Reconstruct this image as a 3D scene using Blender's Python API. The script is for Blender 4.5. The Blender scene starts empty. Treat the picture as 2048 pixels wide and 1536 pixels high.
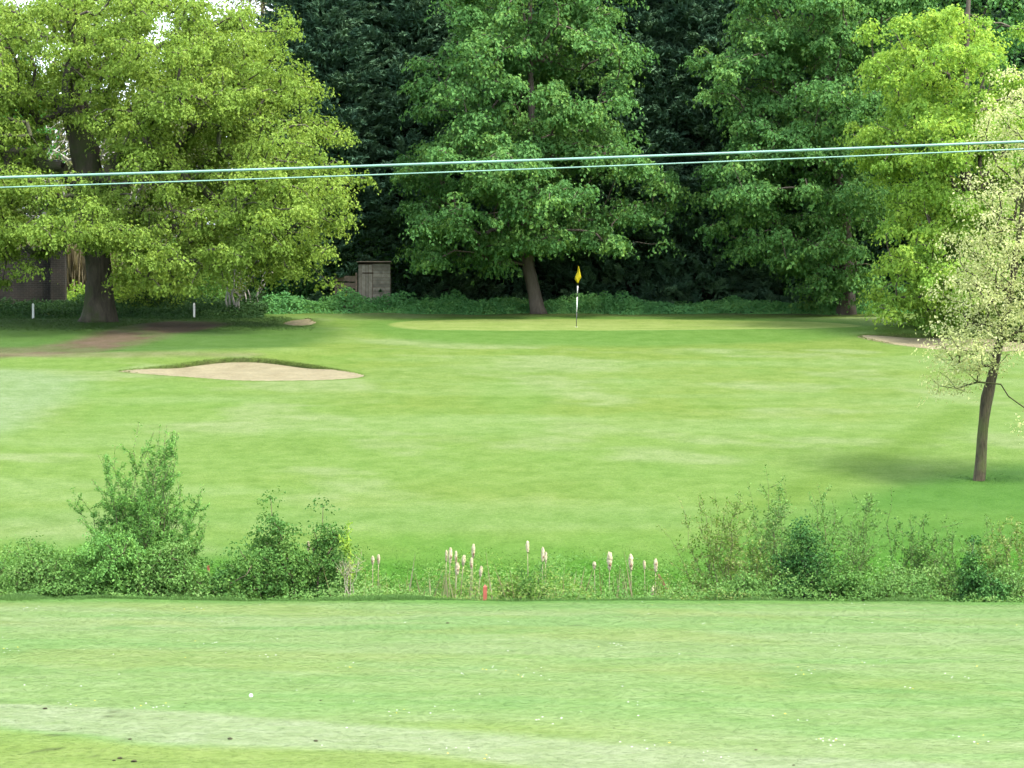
import bpy, math
import numpy as np
from mathutils import Vector

sc = bpy.context.scene
COL = sc.collection
R = np.random.default_rng(11)

# ------------------------------------------------------------------ camera
F = 6000.0                      # focal length in photo pixels (2048 wide)
CAMZ = 6.0
PITCH = math.atan(148.0 / F)
cam_d = bpy.data.cameras.new('camera')
cam_d.sensor_width = 36.0
cam_d.lens = 36.0 * F / 2048.0
cam_d.clip_start = 0.5
cam_d.clip_end = 6000.0
cam = bpy.data.objects.new('camera', cam_d)
cam.location = (0, 0, CAMZ)
cam.rotation_euler = (math.pi / 2 - PITCH, 0, 0)
COL.objects.link(cam)
sc.camera = cam

# ------------------------------------------------------------------ sky, sun, exposure
SUN_EL, SUN_AZ = math.radians(60), math.radians(122)      # azimuth from +Y towards +X
w = bpy.data.worlds.new('World')
sc.world = w
w.use_nodes = True
nt = w.node_tree
nt.nodes.clear()
sky = nt.nodes.new('ShaderNodeTexSky')
sky.sky_type = 'NISHITA'
sky.sun_disc = False
sky.sun_elevation = SUN_EL
sky.sun_rotation = SUN_AZ
sky.air_density = 1.0
sky.dust_density = 4.0
sky.ozone_density = 1.0
cl = nt.nodes.new('ShaderNodeMixRGB')                    # thin even cloud over the whole sky
cl.inputs[0].default_value = 0.55
cl.inputs[2].default_value = (5.6, 6.3, 7.4, 1)
bg = nt.nodes.new('ShaderNodeBackground')
bg.inputs[1].default_value = 0.15
wo = nt.nodes.new('ShaderNodeOutputWorld')
nt.links.new(sky.outputs[0], cl.inputs[1])
nt.links.new(cl.outputs[0], bg.inputs[0])
nt.links.new(bg.outputs[0], wo.inputs[0])

sun_d = bpy.data.lights.new('sun', 'SUN')
sun_d.energy = 2.3
sun_d.angle = math.radians(14.0)
sun_d.color = (1.0, 0.955, 0.87)
sun = bpy.data.objects.new('sun', sun_d)
sv = Vector((math.sin(SUN_AZ) * math.cos(SUN_EL), math.cos(SUN_AZ) * math.cos(SUN_EL), math.sin(SUN_EL)))
sun.rotation_euler = (-sv).to_track_quat('-Z', 'Y').to_euler()
sun.location = (40, 40, 80)
COL.objects.link(sun)

sc.view_settings.view_transform = 'Standard'
sc.view_settings.look = 'None'
sc.view_settings.gamma = 1.0
sc.view_settings.use_curve_mapping = False
sc.view_settings.exposure = 2.2
sc.render.engine = 'CYCLES'
sc.cycles.use_denoising = True
sc.cycles.max_bounces = 7
sc.cycles.diffuse_bounces = 4
sc.cycles.glossy_bounces = 2
sc.cycles.transmission_bounces = 4
sc.cycles.transparent_max_bounces = 4
sc.cycles.use_adaptive_sampling = True
sc.cycles.adaptive_threshold = 0.02
sc.render.filter_size = 2.0

# ------------------------------------------------------------------ helpers: noise, picture to place
def _hash(ix, iy, s):
    n = (ix.astype(np.int64) * 374761393 + iy.astype(np.int64) * 668265263 + s * 144665891) & 0xffffffff
    n = ((n ^ (n >> 13)) * 1274126177) & 0xffffffff
    return ((n ^ (n >> 16)) & 0xffff) / 65535.0

def vnoise(x, y, s=0):
    ix, iy = np.floor(x), np.floor(y)
    fx, fy = x - ix, y - iy
    fx = fx * fx * (3 - 2 * fx); fy = fy * fy * (3 - 2 * fy)
    a = _hash(ix, iy, s); b = _hash(ix + 1, iy, s); c = _hash(ix, iy + 1, s); d = _hash(ix + 1, iy + 1, s)
    return (a + (b - a) * fx) * (1 - fy) + (c + (d - c) * fx) * fy

def fbm(x, y, s=0, o=4):
    v, a, t = 0, 0.5, 0
    for k in range(o):
        v = v + a * vnoise(x * 2 ** k, y * 2 ** k, s + k * 17); t += a; a *= 0.5
    return v / t

def smooth(a, b, v):
    t = np.clip((v - a) / (b - a), 0, 1)
    return t * t * (3 - 2 * t)

def at(px, py, Y):
    v, u = (px - 1024) / F, (768 - py) / F
    t = Y / (math.cos(PITCH) + u * math.sin(PITCH))
    return np.array([v * t, Y, CAMZ + t * (-math.sin(PITCH) + u * math.cos(PITCH))])

_PY = np.array([-4000, -300, -50, -3, 4, 15, 24, 30, 37, 50, 57, 59.4, 60.3, 61.2, 63.2, 64.6, 66, 70, 75, 80, 85, 90, 95, 100, 103, 105, 107, 112, 118, 130, 200, 4000.])
_PZ = np.array([4.3, 4.3, 4.3, 4.3, 4.2, 2.95, 1.95, 1.42, 1.2, .65, .36, .24, .0, -.8, -.85, -.35, .17, 1.0, 1.75, 2.4, 3.02, 3.62, 4.2, 4.74, 5.06, 5.28, 5.38, 5.64, 5.95, 6.1, 6.6, 6.6])
_fy = np.arange(-100, 240, 0.1)
_fz = np.interp(_fy, _PY, _PZ)
_k = np.exp(-0.5 * (np.arange(-30, 31) * 0.1 / 0.8) ** 2); _k /= _k.sum()
_fs = np.convolve(np.pad(_fz, 30, mode='edge'), _k, mode='valid')
_k2 = np.exp(-0.5 * (np.arange(-30, 31) * 0.1 / 0.25) ** 2); _k2 /= _k2.sum()
_fs2 = np.convolve(np.pad(_fz, 30, mode='edge'), _k2, mode='valid')
_m = smooth(56.5, 58, _fy) * (1 - smooth(66, 69, _fy))
_fz = _fs * (1 - _m) + _fs2 * _m

def H0(x, y):
    x = np.asarray(x, float); y = np.asarray(y, float)
    edge_w = smooth(54, 58, y) * (1 - smooth(65, 69, y)) * (1 - smooth(60, 200, np.abs(x)))
    y0, y = y, y + edge_w * (.9 * (fbm(x / 2.6, x * 0 + 4, 13, 3) - .5) + .012 * np.clip(x, -30, 30))
    z = np.where((y > -99) & (y < 239), np.interp(y, _fy, _fz), np.interp(y, _PY, _PZ))
    near = 1 - smooth(60, 200, np.abs(x))
    y = y0
    amp = 0.10 * smooth(20, 30, y) * near
    z = z + amp * (fbm(x / 9, y / 9, 3, 3) - 0.5) + 0.04 * near * (fbm(x / 1.7, y / 1.7, 5, 2) - 0.5)
    z = z + 0.16 * np.exp(-((x + 8.3) / 5.0) ** 2 - ((y - 98.3) / 1.3) ** 2)        # rise behind the near-left bunker
    z = z + 0.22 * np.exp(-((x - 16) / 5.0) ** 2 - ((y - 105.2) / 1.3) ** 2)
    z = z + 0.20 * np.exp(-((x + 6.9) / 1.3) ** 2 - ((y - 109.6) / 0.9) ** 2)
    return z

_ry = np.arange(12, 124, 0.05)
def G(px, py):
    """point of the ground seen at this place of the photograph"""
    v, u = (px - 1024) / F, (768 - py) / F
    t = _ry / (math.cos(PITCH) + u * math.sin(PITCH))
    zz = CAMZ + t * (-math.sin(PITCH) + u * math.cos(PITCH))
    hit = np.nonzero(zz < H0(v * t, _ry))[0]
    i = hit[0] if len(hit) else len(_ry) - 1
    return np.array([v * t[i], _ry[i]])

def GP(pts):
    return np.array([G(*p) for p in pts])

def sdf(poly, x, y):
    d = np.full(x.shape, 1e9); inside = np.zeros(x.shape, bool)
    n = len(poly)
    for i in range(n):
        a, b = poly[i], poly[(i + 1) % n]
        e = b - a
        wx, wy = x - a[0], y - a[1]
        t = np.clip((wx * e[0] + wy * e[1]) / max(e @ e, 1e-9), 0, 1)
        d = np.minimum(d, (wx - e[0] * t) ** 2 + (wy - e[1] * t) ** 2)
        c = ((a[1] <= y) & (b[1] > y)) | ((b[1] <= y) & (a[1] > y))
        xi = a[0] + (y - a[1]) / (e[1] if abs(e[1]) > 1e-9 else 1e-9) * e[0]
        inside ^= c & (x < xi)
    d = np.sqrt(d)
    return np.where(inside, -d, d)

def roundpoly(p, it=2):
    for _ in range(it):
        q = np.roll(p, -1, 0)
        p = np.stack([0.75 * p + 0.25 * q, 0.25 * p + 0.75 * q], 1).reshape(-1, 2)
    return p

# ------------------------------------------------------------------ helpers: meshes and objects
def new_mesh(name, V, faces, smooth_shade=False):
    """faces: (N,3) or (N,4) array or list of such arrays"""
    if not isinstance(faces, (list, tuple)):
        faces = [faces]
    faces = [np.asarray(f, np.int32) for f in faces if len(f)]
    me = bpy.data.meshes.new(name)
    V = np.asarray(V, np.float32)
    me.vertices.add(len(V)); me.vertices.foreach_set('co', V.ravel())
    nl = sum(f.size for f in faces); npoly = sum(len(f) for f in faces)
    me.loops.add(nl); me.polygons.add(npoly)
    me.loops.foreach_set('vertex_index', np.concatenate([f.ravel() for f in faces]))
    tot = np.concatenate([np.full(len(f), f.shape[1], np.int32) for f in faces])
    st = np.concatenate([[0], np.cumsum(tot)[:-1]]).astype(np.int32)
    me.polygons.foreach_set('loop_start', st)
    me.polygons.foreach_set('use_smooth', np.full(npoly, smooth_shade))
    me.update(calc_edges=True)
    return me

def fattr(me, name, vals):
    a = me.attributes.new(name, 'FLOAT', 'POINT')
    a.data.foreach_set('value', np.asarray(vals, np.float32))

def cattr(me, name, rgb):
    a = me.attributes.new(name, 'FLOAT_COLOR', 'POINT')
    c = np.ones((len(rgb), 4), np.float32); c[:, :3] = rgb
    a.data.foreach_set('color', c.ravel())

def obj(name, me, mat=None, parent=None, loc=None):
    o = bpy.data.objects.new(name, me)
    COL.objects.link(o)
    if mat is not None and me is not None and not len(me.materials):
        me.materials.append(mat)
    if parent is not None:
        o.parent = parent
    if loc is not None:
        o.location = [float(c) for c in loc]
    return o

def tag(o, label, cat=None, group=None, kind=None):
    o['label'] = label
    if cat: o['category'] = cat
    if group: o['group'] = group
    if kind: o['kind'] = kind
    return o

def thing(name, loc, label, cat, group=None):
    return tag(obj(name, None, loc=loc), label, cat, group)

class MB:
    def __init__(s): s.V = []; s.Q = []; s.T = []; s.n = 0
    def add(s, V, Q=None, T=None):
        V = np.asarray(V, float).reshape(-1, 3)
        if Q is not None and len(Q): s.Q.append(np.asarray(Q) + s.n)
        if T is not None and len(T): s.T.append(np.asarray(T) + s.n)
        s.V.append(V); s.n += len(V)
    def box(s, c, d, rz=0.0, taper=1.0):
        c = np.asarray(c, float); h = np.asarray(d, float) / 2
        P = np.array([[x, y, z] for z in (-1, 1) for (x, y) in ((-1, -1), (1, -1), (1, 1), (-1, 1))], float) * h
        P[4:, :2] *= taper
        if rz:
            cs, sn = math.cos(rz), math.sin(rz)
            P = np.stack([P[:, 0] * cs - P[:, 1] * sn, P[:, 0] * sn + P[:, 1] * cs, P[:, 2]], 1)
        s.add(P + c, [[0, 3, 2, 1], [4, 5, 6, 7], [0, 1, 5, 4], [1, 2, 6, 5], [2, 3, 7, 6], [3, 0, 4, 7]])
    def tube(s, P, r, sides=6, cap=True):
        P = np.asarray(P, float); n = len(P)
        r = np.broadcast_to(np.asarray(r, float), (n,))
        T = np.gradient(P, axis=0); T /= np.linalg.norm(T, axis=1)[:, None] + 1e-9
        ref = np.array([0.0, 1.0, 0.03]) if abs(T[:, 1]).mean() < 0.8 else np.array([1.0, 0, 0])
        A = np.cross(T, ref); A /= np.linalg.norm(A, axis=1)[:, None] + 1e-9
        B = np.cross(T, A)
        th = np.arange(sides) / sides * 2 * math.pi
        ring = P[:, None] + r[:, None, None] * (A[:, None] * np.cos(th)[None, :, None] + B[:, None] * np.sin(th)[None, :, None])
        V = ring.reshape(-1, 3)
        i, j = np.meshgrid(np.arange(n - 1), np.arange(sides), indexing='ij')
        a = i * sides + j; b = i * sides + (j + 1) % sides
        Q = np.stack([a, a + sides, b + sides, b], -1).reshape(-1, 4)
        Tt = []
        if cap:
            V = np.concatenate([V, P[:1], P[-1:]])
            c0, c1 = n * sides, n * sides + 1
            for k in range(sides):
                Tt.append([c0, k, (k + 1) % sides]); Tt.append([c1, (n - 1) * sides + (k + 1) % sides, (n - 1) * sides + k])
        s.add(V, Q, Tt)
    def mesh(s, name, smooth_shade=False):
        V = np.concatenate(s.V)
        fs = []
        if s.Q: fs.append(np.concatenate(s.Q))
        if s.T: fs.append(np.concatenate(s.T))
        return new_mesh(name, V, fs, smooth_shade)

def frustums(P0, P1, r0, r1, sides=5):
    """many tapered segments at once"""
    P0, P1 = np.asarray(P0, float), np.asarray(P1, float)
    T = P1 - P0; L = np.linalg.norm(T, axis=1)[:, None] + 1e-9; T = T / L
    P0 = P0 - T * np.minimum(r0[:, None] * 0.4, 0.03)
    ref = np.where(np.abs(T[:, 2:3]) > 0.85, np.array([[1.0, 0, 0]]), np.array([[0, 0, 1.0]]))
    A = np.cross(T, ref); A /= np.linalg.norm(A, axis=1)[:, None] + 1e-9
    B = np.cross(T, A)
    th = np.arange(sides) / sides * 2 * math.pi
    off = A[:, None] * np.cos(th)[None, :, None] + B[:, None] * np.sin(th)[None, :, None]
    V = np.concatenate([P0[:, None] + off * r0[:, None, None], P1[:, None] + off * r1[:, None, None]], 1)
    n = len(P0)
    base = (np.arange(n) * 2 * sides)[:, None]
    j = np.arange(sides)[None]
    j2 = (np.arange(sides) + 1)[None] % sides
    Q = np.stack([base + j, base + j + sides, base + j2 + sides, base + j2], -1).reshape(-1, 4)
    return V.reshape(-1, 3), Q

def unit(v):
    return v / (np.linalg.norm(v, axis=-1, keepdims=True) + 1e-9)

def leaf_mesh(name, C, N, D, L, W, tint, fold=0.25):
    """folded rhombic leaves: C centre, N normal, D axis, L length, W width"""
    N = unit(N); D = unit(D - N * (D * N).sum(1, keepdims=True)); S = np.cross(N, D)
    L = L[:, None]; W = W[:, None]
    V = np.stack([C - D * L * 0.5, C + S * W * 0.5 + N * W * fold - D * L * 0.06, C + D * L * 0.5 - N * L * 0.10, C - S * W * 0.5 + N * W * fold - D * L * 0.06], 1).reshape(-1, 3)
    b = (np.arange(len(C)) * 4)[:, None]
    T = np.concatenate([b + np.array([[0, 1, 2]]), b + np.array([[0, 2, 3]])], 1).reshape(-1, 3)
    me = new_mesh(name, V, T)
    fattr(me, 'tint', np.repeat(tint, 4))
    return me

# ------------------------------------------------------------------ materials
def mat(name):
    m = bpy.data.materials.new(name); m.use_nodes = True
    n = m.node_tree; n.nodes.clear()
    out = n.nodes.new('ShaderNodeOutputMaterial')
    p = n.nodes.new('ShaderNodeBsdfPrincipled')
    n.links.new(p.outputs[0], out.inputs[0])
    p.inputs['Roughness'].default_value = 0.9
    p.inputs['Specular IOR Level'].default_value = 0.2
    return m, n, p, out

def N_(n, kind, **kw):
    x = n.nodes.new(kind)
    for k, v in kw.items(): setattr(x, k, v)
    return x

def noise(n, scale, detail=4, rough=0.55, coord=None, dist=0.0):
    t = N_(n, 'ShaderNodeTexNoise')
    t.inputs['Scale'].default_value = scale; t.inputs['Detail'].default_value = detail
    t.inputs['Roughness'].default_value = rough; t.inputs['Distortion'].default_value = dist
    if coord is not None: n.links.new(coord, t.inputs['Vector'])
    return t

def ramp(n, fac, stops):
    r = N_(n, 'ShaderNodeValToRGB')
    el = r.color_ramp.elements
    while len(el) < len(stops): el.new(0.5)
    for e, (p, c) in zip(el, stops):
        e.position = p; e.color = (*c, 1) if len(c) == 3 else c
    n.links.new(fac, r.inputs[0])
    return r

def bump(n, h, strength, dist, p):
    b = N_(n, 'ShaderNodeBump'); b.inputs['Strength'].default_value = strength; b.inputs['Distance'].default_value = dist
    n.links.new(h, b.inputs['Height']); n.links.new(b.outputs[0], p.inputs['Normal'])

def leaf_mat(name, a, b, c, trans=0.4, gloss=0.07, warm=(1.15, 1.1, 0.6)):
    m, n, p, out = mat(name)
    at_ = N_(n, 'ShaderNodeAttribute', attribute_name='tint')
    r = ramp(n, at_.outputs['Fac'], [(0.0, a), (0.5, b), (1.0, c)])
    n.links.new(r.outputs[0], p.inputs['Base Color'])
    p.inputs['Roughness'].default_value = 0.55
    p.inputs['Specular IOR Level'].default_value = gloss
    tr = N_(n, 'ShaderNodeBsdfTranslucent')
    mm = N_(n, 'ShaderNodeMixRGB', blend_type='MULTIPLY'); mm.inputs[0].default_value = 1
    mm.inputs[2].default_value = (*warm, 1)
    n.links.new(r.outputs[0], mm.inputs[1]); n.links.new(mm.outputs[0], tr.inputs[0])
    mix = N_(n, 'ShaderNodeMixShader'); mix.inputs[0].default_value = trans
    n.links.new(p.outputs[0], mix.inputs[1]); n.links.new(tr.outputs[0], mix.inputs[2])
    n.links.new(mix.outputs[0], out.inputs[0])
    return m

def bark_mat(name, a, b, scale=5.0, moss=None):
    m, n, p, out = mat(name)
    g = N_(n, 'ShaderNodeNewGeometry')
    mp = N_(n, 'ShaderNodeMapping'); mp.inputs['Scale'].default_value = (1, 1, 0.22)
    n.links.new(g.outputs['Position'], mp.inputs[0])
    t = noise(n, scale, 6, 0.65, mp.outputs[0], 0.6)
    r = ramp(n, t.outputs[0], [(0.3, a), (0.7, b)])
    last = r.outputs[0]
    if moss:
        t2 = noise(n, 1.1, 4, 0.6, g.outputs['Position'])
        f = ramp(n, t2.outputs[0], [(0.48, (0, 0, 0)), (0.62, (1, 1, 1))])
        mx = N_(n, 'ShaderNodeMixRGB'); mx.inputs[2].default_value = (*moss, 1)
        n.links.new(f.outputs[0], mx.inputs[0]); n.links.new(last, mx.inputs[1]); last = mx.outputs[0]
    n.links.new(last, p.inputs['Base Color'])
    bump(n, t.outputs[0], 0.9, 0.06, p)
    return m

def plain_mat(name, a, b, scale, rough=0.8, spec=0.2, bmp=0.0, bd=0.01, detail=5):
    m, n, p, out = mat(name)
    g = N_(n, 'ShaderNodeNewGeometry')
    t = noise(n, scale, detail, 0.6, g.outputs['Position'])
    r = ramp(n, t.outputs[0], [(0.3, a), (0.7, b)])
    n.links.new(r.outputs[0], p.inputs['Base Color'])
    p.inputs['Roughness'].default_value = rough; p.inputs['Specular IOR Level'].default_value = spec
    if bmp: bump(n, t.outputs[0], bmp, bd, p)
    return m

M_oak = leaf_mat('oak_leaf', (0.1105, 0.1813, 0.0330), (0.1624, 0.2538, 0.0425), (0.2402, 0.3262, 0.0612), .42)
M_syc = leaf_mat('sycamore_leaf', (0.0521, 0.1341, 0.0377), (0.0780, 0.1816, 0.0471), (0.1474, 0.2606, 0.0597), .36)
M_syc2 = leaf_mat('sycamore_leaf_pale', (0.0420, 0.1260, 0.0364), (0.0630, 0.1620, 0.0448), (0.1103, 0.2220, 0.0560), .38)
M_lime = leaf_mat('maple_leaf_lime', (0.1291, 0.2501, 0.0428), (0.2065, 0.3417, 0.0544), (0.3185, 0.4334, 0.0681), .45)
M_cyp = leaf_mat('cypress_leaf', (0.0316, 0.0708, 0.0432), (0.0528, 0.1063, 0.0590), (0.0896, 0.1550, 0.0747), .12, .06, (1, 1, .9))
M_pale = leaf_mat('pale_young_leaf', (0.2525, 0.2964, 0.0972), (0.4010, 0.4297, 0.1721), (0.5643, 0.5631, 0.2992), .40, .3, (1.05, 1.05, .8))
M_bright = leaf_mat('bright_green_leaf', (0.0300, 0.1380, 0.0234), (0.0450, 0.1782, 0.0312), (0.0750, 0.2185, 0.0390), .4)
M_willow = leaf_mat('willow_leaf', (0.0784, 0.1835, 0.0435), (0.1084, 0.2424, 0.0564), (0.1686, 0.3230, 0.0737), .35)
M_dusty = leaf_mat('dusty_leaf', (.12, .135, .055), (.17, .18, .08), (.22, .22, .11), .4)
M_bram = leaf_mat('bramble_leaf', (0.0690, 0.1462, 0.0379), (0.0978, 0.2018, 0.0455), (0.1552, 0.2505, 0.0759), .3)
M_darkb = leaf_mat('dark_bush_leaf', (0.0441, 0.1092, 0.0275), (0.0662, 0.1570, 0.0331), (0.1250, 0.2184, 0.0496), .3)
M_deep = leaf_mat('deep_green_leaf', (0.0216, 0.0733, 0.0196), (0.0360, 0.1039, 0.0249), (0.0720, 0.1466, 0.0320), .25)
M_ivy = leaf_mat('ivy_leaf', (0.0238, 0.0806, 0.0175), (0.0416, 0.1210, 0.0246), (0.0891, 0.1882, 0.0351), .15, .12)
M_net = leaf_mat('nettle_leaf', (0.0695, 0.1923, 0.0636), (0.0995, 0.2602, 0.0787), (0.1615, 0.3394, 0.0937), .3)
M_shade = leaf_mat('shade_weed_leaf', (.020, .050, .018), (.030, .070, .022), (.045, .095, .028), .3)  # darkened leaf colours stand in for shade below the oak
M_straw = leaf_mat('dry_straw', (.20, .175, .11), (.26, .23, .15), (.32, .29, .20), .3)
M_lowg = leaf_mat('low_green_leaf', (.070, .150, .025), (.110, .200, .035), (.230, .260, .100), .35)

B_oak = bark_mat('oak_bark', (.030, .026, .020), (.085, .072, .052), 5, (.045, .055, .022))
B_syc = bark_mat('sycamore_bark', (.055, .045, .034), (.115, .095, .070), 4)
B_dark = bark_mat('dark_bark', (.018, .016, .014), (.045, .038, .030), 5)
B_young = bark_mat('young_bark', (.020, .017, .011), (.088, .072, .040), 14, (.060, .070, .022))
B_birch = bark_mat('pale_bark', (.14, .13, .11), (.36, .34, .30), 6)
B_twig = bark_mat('twig_bark', (.055, .042, .028), (.110, .085, .055), 9)
B_dead = bark_mat('dead_pale_stem', (.20, .17, .12), (.32, .28, .21), 9)

# ------------------------------------------------------------------ ground zones
B1 = roundpoly(GP([(232, 743), (256, 740), (330, 732.5), (385, 724.5), (430, 718.5), (475, 716), (525, 717.5), (575, 723), (630, 731.5), (690, 742.5), (722, 749.5), (728, 752), (705, 757), (620, 761), (520, 762), (420, 757), (320, 750)]))
B2 = roundpoly(GP([(1709, 672), (1745, 669), (1830, 668), (1930, 670), (2060, 673), (2180, 678), (2180, 694), (2060, 701), (1960, 703), (1860, 698), (1770, 686)]))
B3 = roundpoly(GP([(566, 646), (585, 641), (600, 637.5), (618, 641), (632, 645), (612, 651), (585, 651)]), 2)
BUNKERS = [B1, B2, B3]
Z_green = roundpoly(GP([(772, 650), (800, 643), (900, 639.5), (1150, 638), (1400, 640), (1600, 643), (1720, 649), (1745, 654), (1600, 657), (1400, 659), (1150, 661), (900, 661), (815, 658)]))
Z_apron = roundpoly(GP([(700, 640), (900, 632), (1500, 633), (1760, 645), (1740, 672), (1500, 690), (1200, 694), (900, 690), (740, 672)]))
Z_roughR = roundpoly(GP([(1380, 1112), (1540, 1046), (1720, 990), (1860, 952), (2040, 930), (2300, 925), (2400, 1190), (1380, 1190)]))
Z_bandR = roundpoly(GP([(1380, 1040), (1560, 975), (1720, 905), (1850, 838), (1900, 812), (1990, 815), (1940, 850), (1800, 925), (1660, 985), (1500, 1050)]))
Z_lightL = roundpoly(GP([(-300, 735), (20, 738), (140, 748), (185, 770), (110, 815), (0, 872), (-300, 960)]))
Z_dirt = roundpoly(GP([(-300, 720), (-100, 700), (60, 695), (180, 678), (240, 655), (320, 644), (400, 641), (452, 646), (425, 656), (320, 676), (255, 696), (160, 707), (40, 713), (-100, 722)]))
Z_sandy = roundpoly(GP([(-60, 708), (180, 704), (380, 706), (530, 709), (505, 716), (330, 715), (100, 716)]))
Z_band = roundpoly(GP([(-150, 1404), (100, 1411), (300, 1420), (520, 1434), (700, 1449), (900, 1466), (1100, 1480), (1400, 1500), (1800, 1522), (2200, 1548), (2200, 1640), (1400, 1640), (1180, 1548), (1000, 1522), (820, 1502), (560, 1493), (330, 1490), (160, 1466), (-150, 1440)]))
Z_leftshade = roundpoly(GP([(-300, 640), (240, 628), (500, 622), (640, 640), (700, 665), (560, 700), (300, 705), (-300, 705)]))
SOIL = GP([(90, 1419), (215, 1426), (240, 1434), (130, 1462), (95, 1471), (260, 1480), (460, 1479), (632, 1482), (95, 1502), (190, 1515), (240, 1520), (110, 1500), (895, 1247), (1155, 1250)])

def lerp(a, b, t):
    t = t[:, None] if t.ndim == 1 else t
    return a * (1 - t) + np.asarray(b) * t

def T(r, g_, b_):
    """base colour of turf or soil that shows as this sRGB value in open daylight at this exposure"""
    v = np.array([r, g_, b_]) / 255.0
    return np.where(v < .04045, v / 12.92, ((v + .055) / 1.055) ** 2.4) / np.array([6.6, 6.6, 7.6])

def ground_rgb(x, y):
    """the turf's own colour at a place on the course (mown, rough, dry, worn, bare)"""
    x = np.asarray(x, float); y = np.asarray(y, float)
    n1 = fbm(x / 7 + 3, y / 9, 21, 4); n2 = fbm(x / 1.9, y / 2.3, 31, 4); n3 = fbm(x / 15, y / 3.2, 41, 4)
    n4 = fbm(x / 3.5 + 0.15 * y, y / 2.6 + 7, 51, 4); n5 = fbm(x / 5, y / 1.1, 61, 3)
    c = np.tile(T(164, 211, 110), (len(x), 1))
    c = lerp(c, T(168, 205, 100), smooth(.38, .66, n1) * .8)                 # yellower turf
    c = lerp(c, T(150, 207, 100), smooth(.50, .75, n2) * .35)                 # lusher turf
    c = lerp(c, T(180, 222, 138), smooth(.45, .68, n3) * .7)                 # paler passes of the mower
    c = lerp(c, T(192, 224, 154), smooth(.56, .74, n4) * .75)                # dry, pale patches
    c = lerp(c, T(154, 200, 98), smooth(.58, .75, n5) * .3)
    cn = np.tile(T(178, 221, 138), (len(x), 1))
    cn = lerp(cn, T(192, 226, 156), smooth(.42, .66, n3) * .8)
    cn = lerp(cn, T(162, 219, 128), smooth(.48, .7, n5) * .65)
    cn = lerp(cn, T(186, 218, 130), smooth(.50, .7, n4) * .6)
    cn = lerp(cn, T(150, 208, 118), smooth(.62, .8, n2) * .5)
    c = lerp(c, cn, 1 - smooth(57, 59.5, y))
    wob = (n2 - .5) * 1.2
    def zone(poly, wid=.5, wobble=1.0):
        return 1 - smooth(-wid, wid, sdf(poly, x + wob * wobble * .5, y + wob * wobble))
    c = lerp(c, T(186, 224, 166), zone(Z_lightL, 1.0) * .8)
    c = lerp(c, T(148, 196, 88), zone(Z_bandR, .6) * .8)
    c = lerp(c, T(138, 196, 92), zone(Z_apron, .8) * .85)
    c = lerp(c, T(114, 182, 76), zone(Z_roughR, .9) * .9)
    far = smooth(59.8, 60.2, y) * (1 - smooth(66.0, 69.4, y + wob * 3))
    c = lerp(c, T(108, 190, 60), far * .92)                                  # rough along the ditch
    c = lerp(c, T(140, 198, 92), np.exp(-((y - 70.6) / 1.0) ** 2) * .5)
    c = lerp(c, T(140, 210, 100), smooth(57.0, 58.8, y + wob) * (1 - smooth(59.8, 60.2, y)) * .8)
    gz = zone(Z_green, .16, .1)
    c = lerp(c, T(188, 224, 122), gz)
    c = lerp(c, T(204, 234, 142), gz * np.maximum(smooth(.45, .7, fbm(x / 2.5, y / 1.2, 77, 3)), 1 - smooth(.2, .9, -sdf(Z_green, x, y))) * .7)
    c = lerp(c, T(202, 230, 176), zone(Z_band, .12, .2) * .85)
    lo = smooth(0, .5, sdf(Z_band, x, y)) * (1 - smooth(33.2, 34.8, y)) * (1 - smooth(-.5, 2.5, x))
    c = lerp(c, T(174, 212, 106), lo * .75)
    c = lerp(c, T(104, 158, 76), zone(Z_leftshade, 1.0) * .8)  # shade under the oak, painted into the turf as darker green
    c = lerp(c, T(156, 143, 122), np.clip(zone(Z_dirt, .6, 1.6) * (.55 + .75 * smooth(.3, .62, fbm(x / .9, y / 1.4, 83, 4))), 0, 1))
    c = lerp(c, T(178, 186, 138), zone(Z_sandy, .45, .5) * .7)
    for i, s in enumerate(SOIL):
        d = np.sqrt(((x - s[0]) / (.8 + .4 * (i % 3))) ** 2 + ((y - s[1]) / .9) ** 2) + (fbm(x * 7, y * 7, 91, 3) - .5) * .42
        c = lerp(c, T(98, 112, 70), (1 - smooth(.02, .13, d)) * .7)
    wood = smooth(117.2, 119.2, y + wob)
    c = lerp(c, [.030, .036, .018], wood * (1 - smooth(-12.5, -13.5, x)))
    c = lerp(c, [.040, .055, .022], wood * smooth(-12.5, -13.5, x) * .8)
    for b in BUNKERS:
        m = (np.abs(x - b[:, 0].mean()) < 10) & (np.abs(y - b[:, 1].mean()) < 6)
        if m.any():
            s = sdf(b, x[m], y[m])
            cc = lerp(c[m], T(136, 176, 84), (1 - smooth(.05, .35, s)) * .6)
            c[m] = lerp(cc, [.026, .024, .012], 1 - smooth(-.05, .02, s))
    nearw = (1 - smooth(58.5, 60, y))[:, None]
    return c * (np.array([1.09, 1.02, 1.04]) * (1 - nearw) + np.array([1.27, 1.19, 1.27]) * nearw)

# ------------------------------------------------------------------ ground
def axis(segs):
    out = []
    for a, b, d in segs:
        out.append(np.linspace(a, b, max(2, int(round((b - a) / d)) + 1))[:-1])
    out.append([segs[-1][1]])
    return np.concatenate(out)

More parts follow.
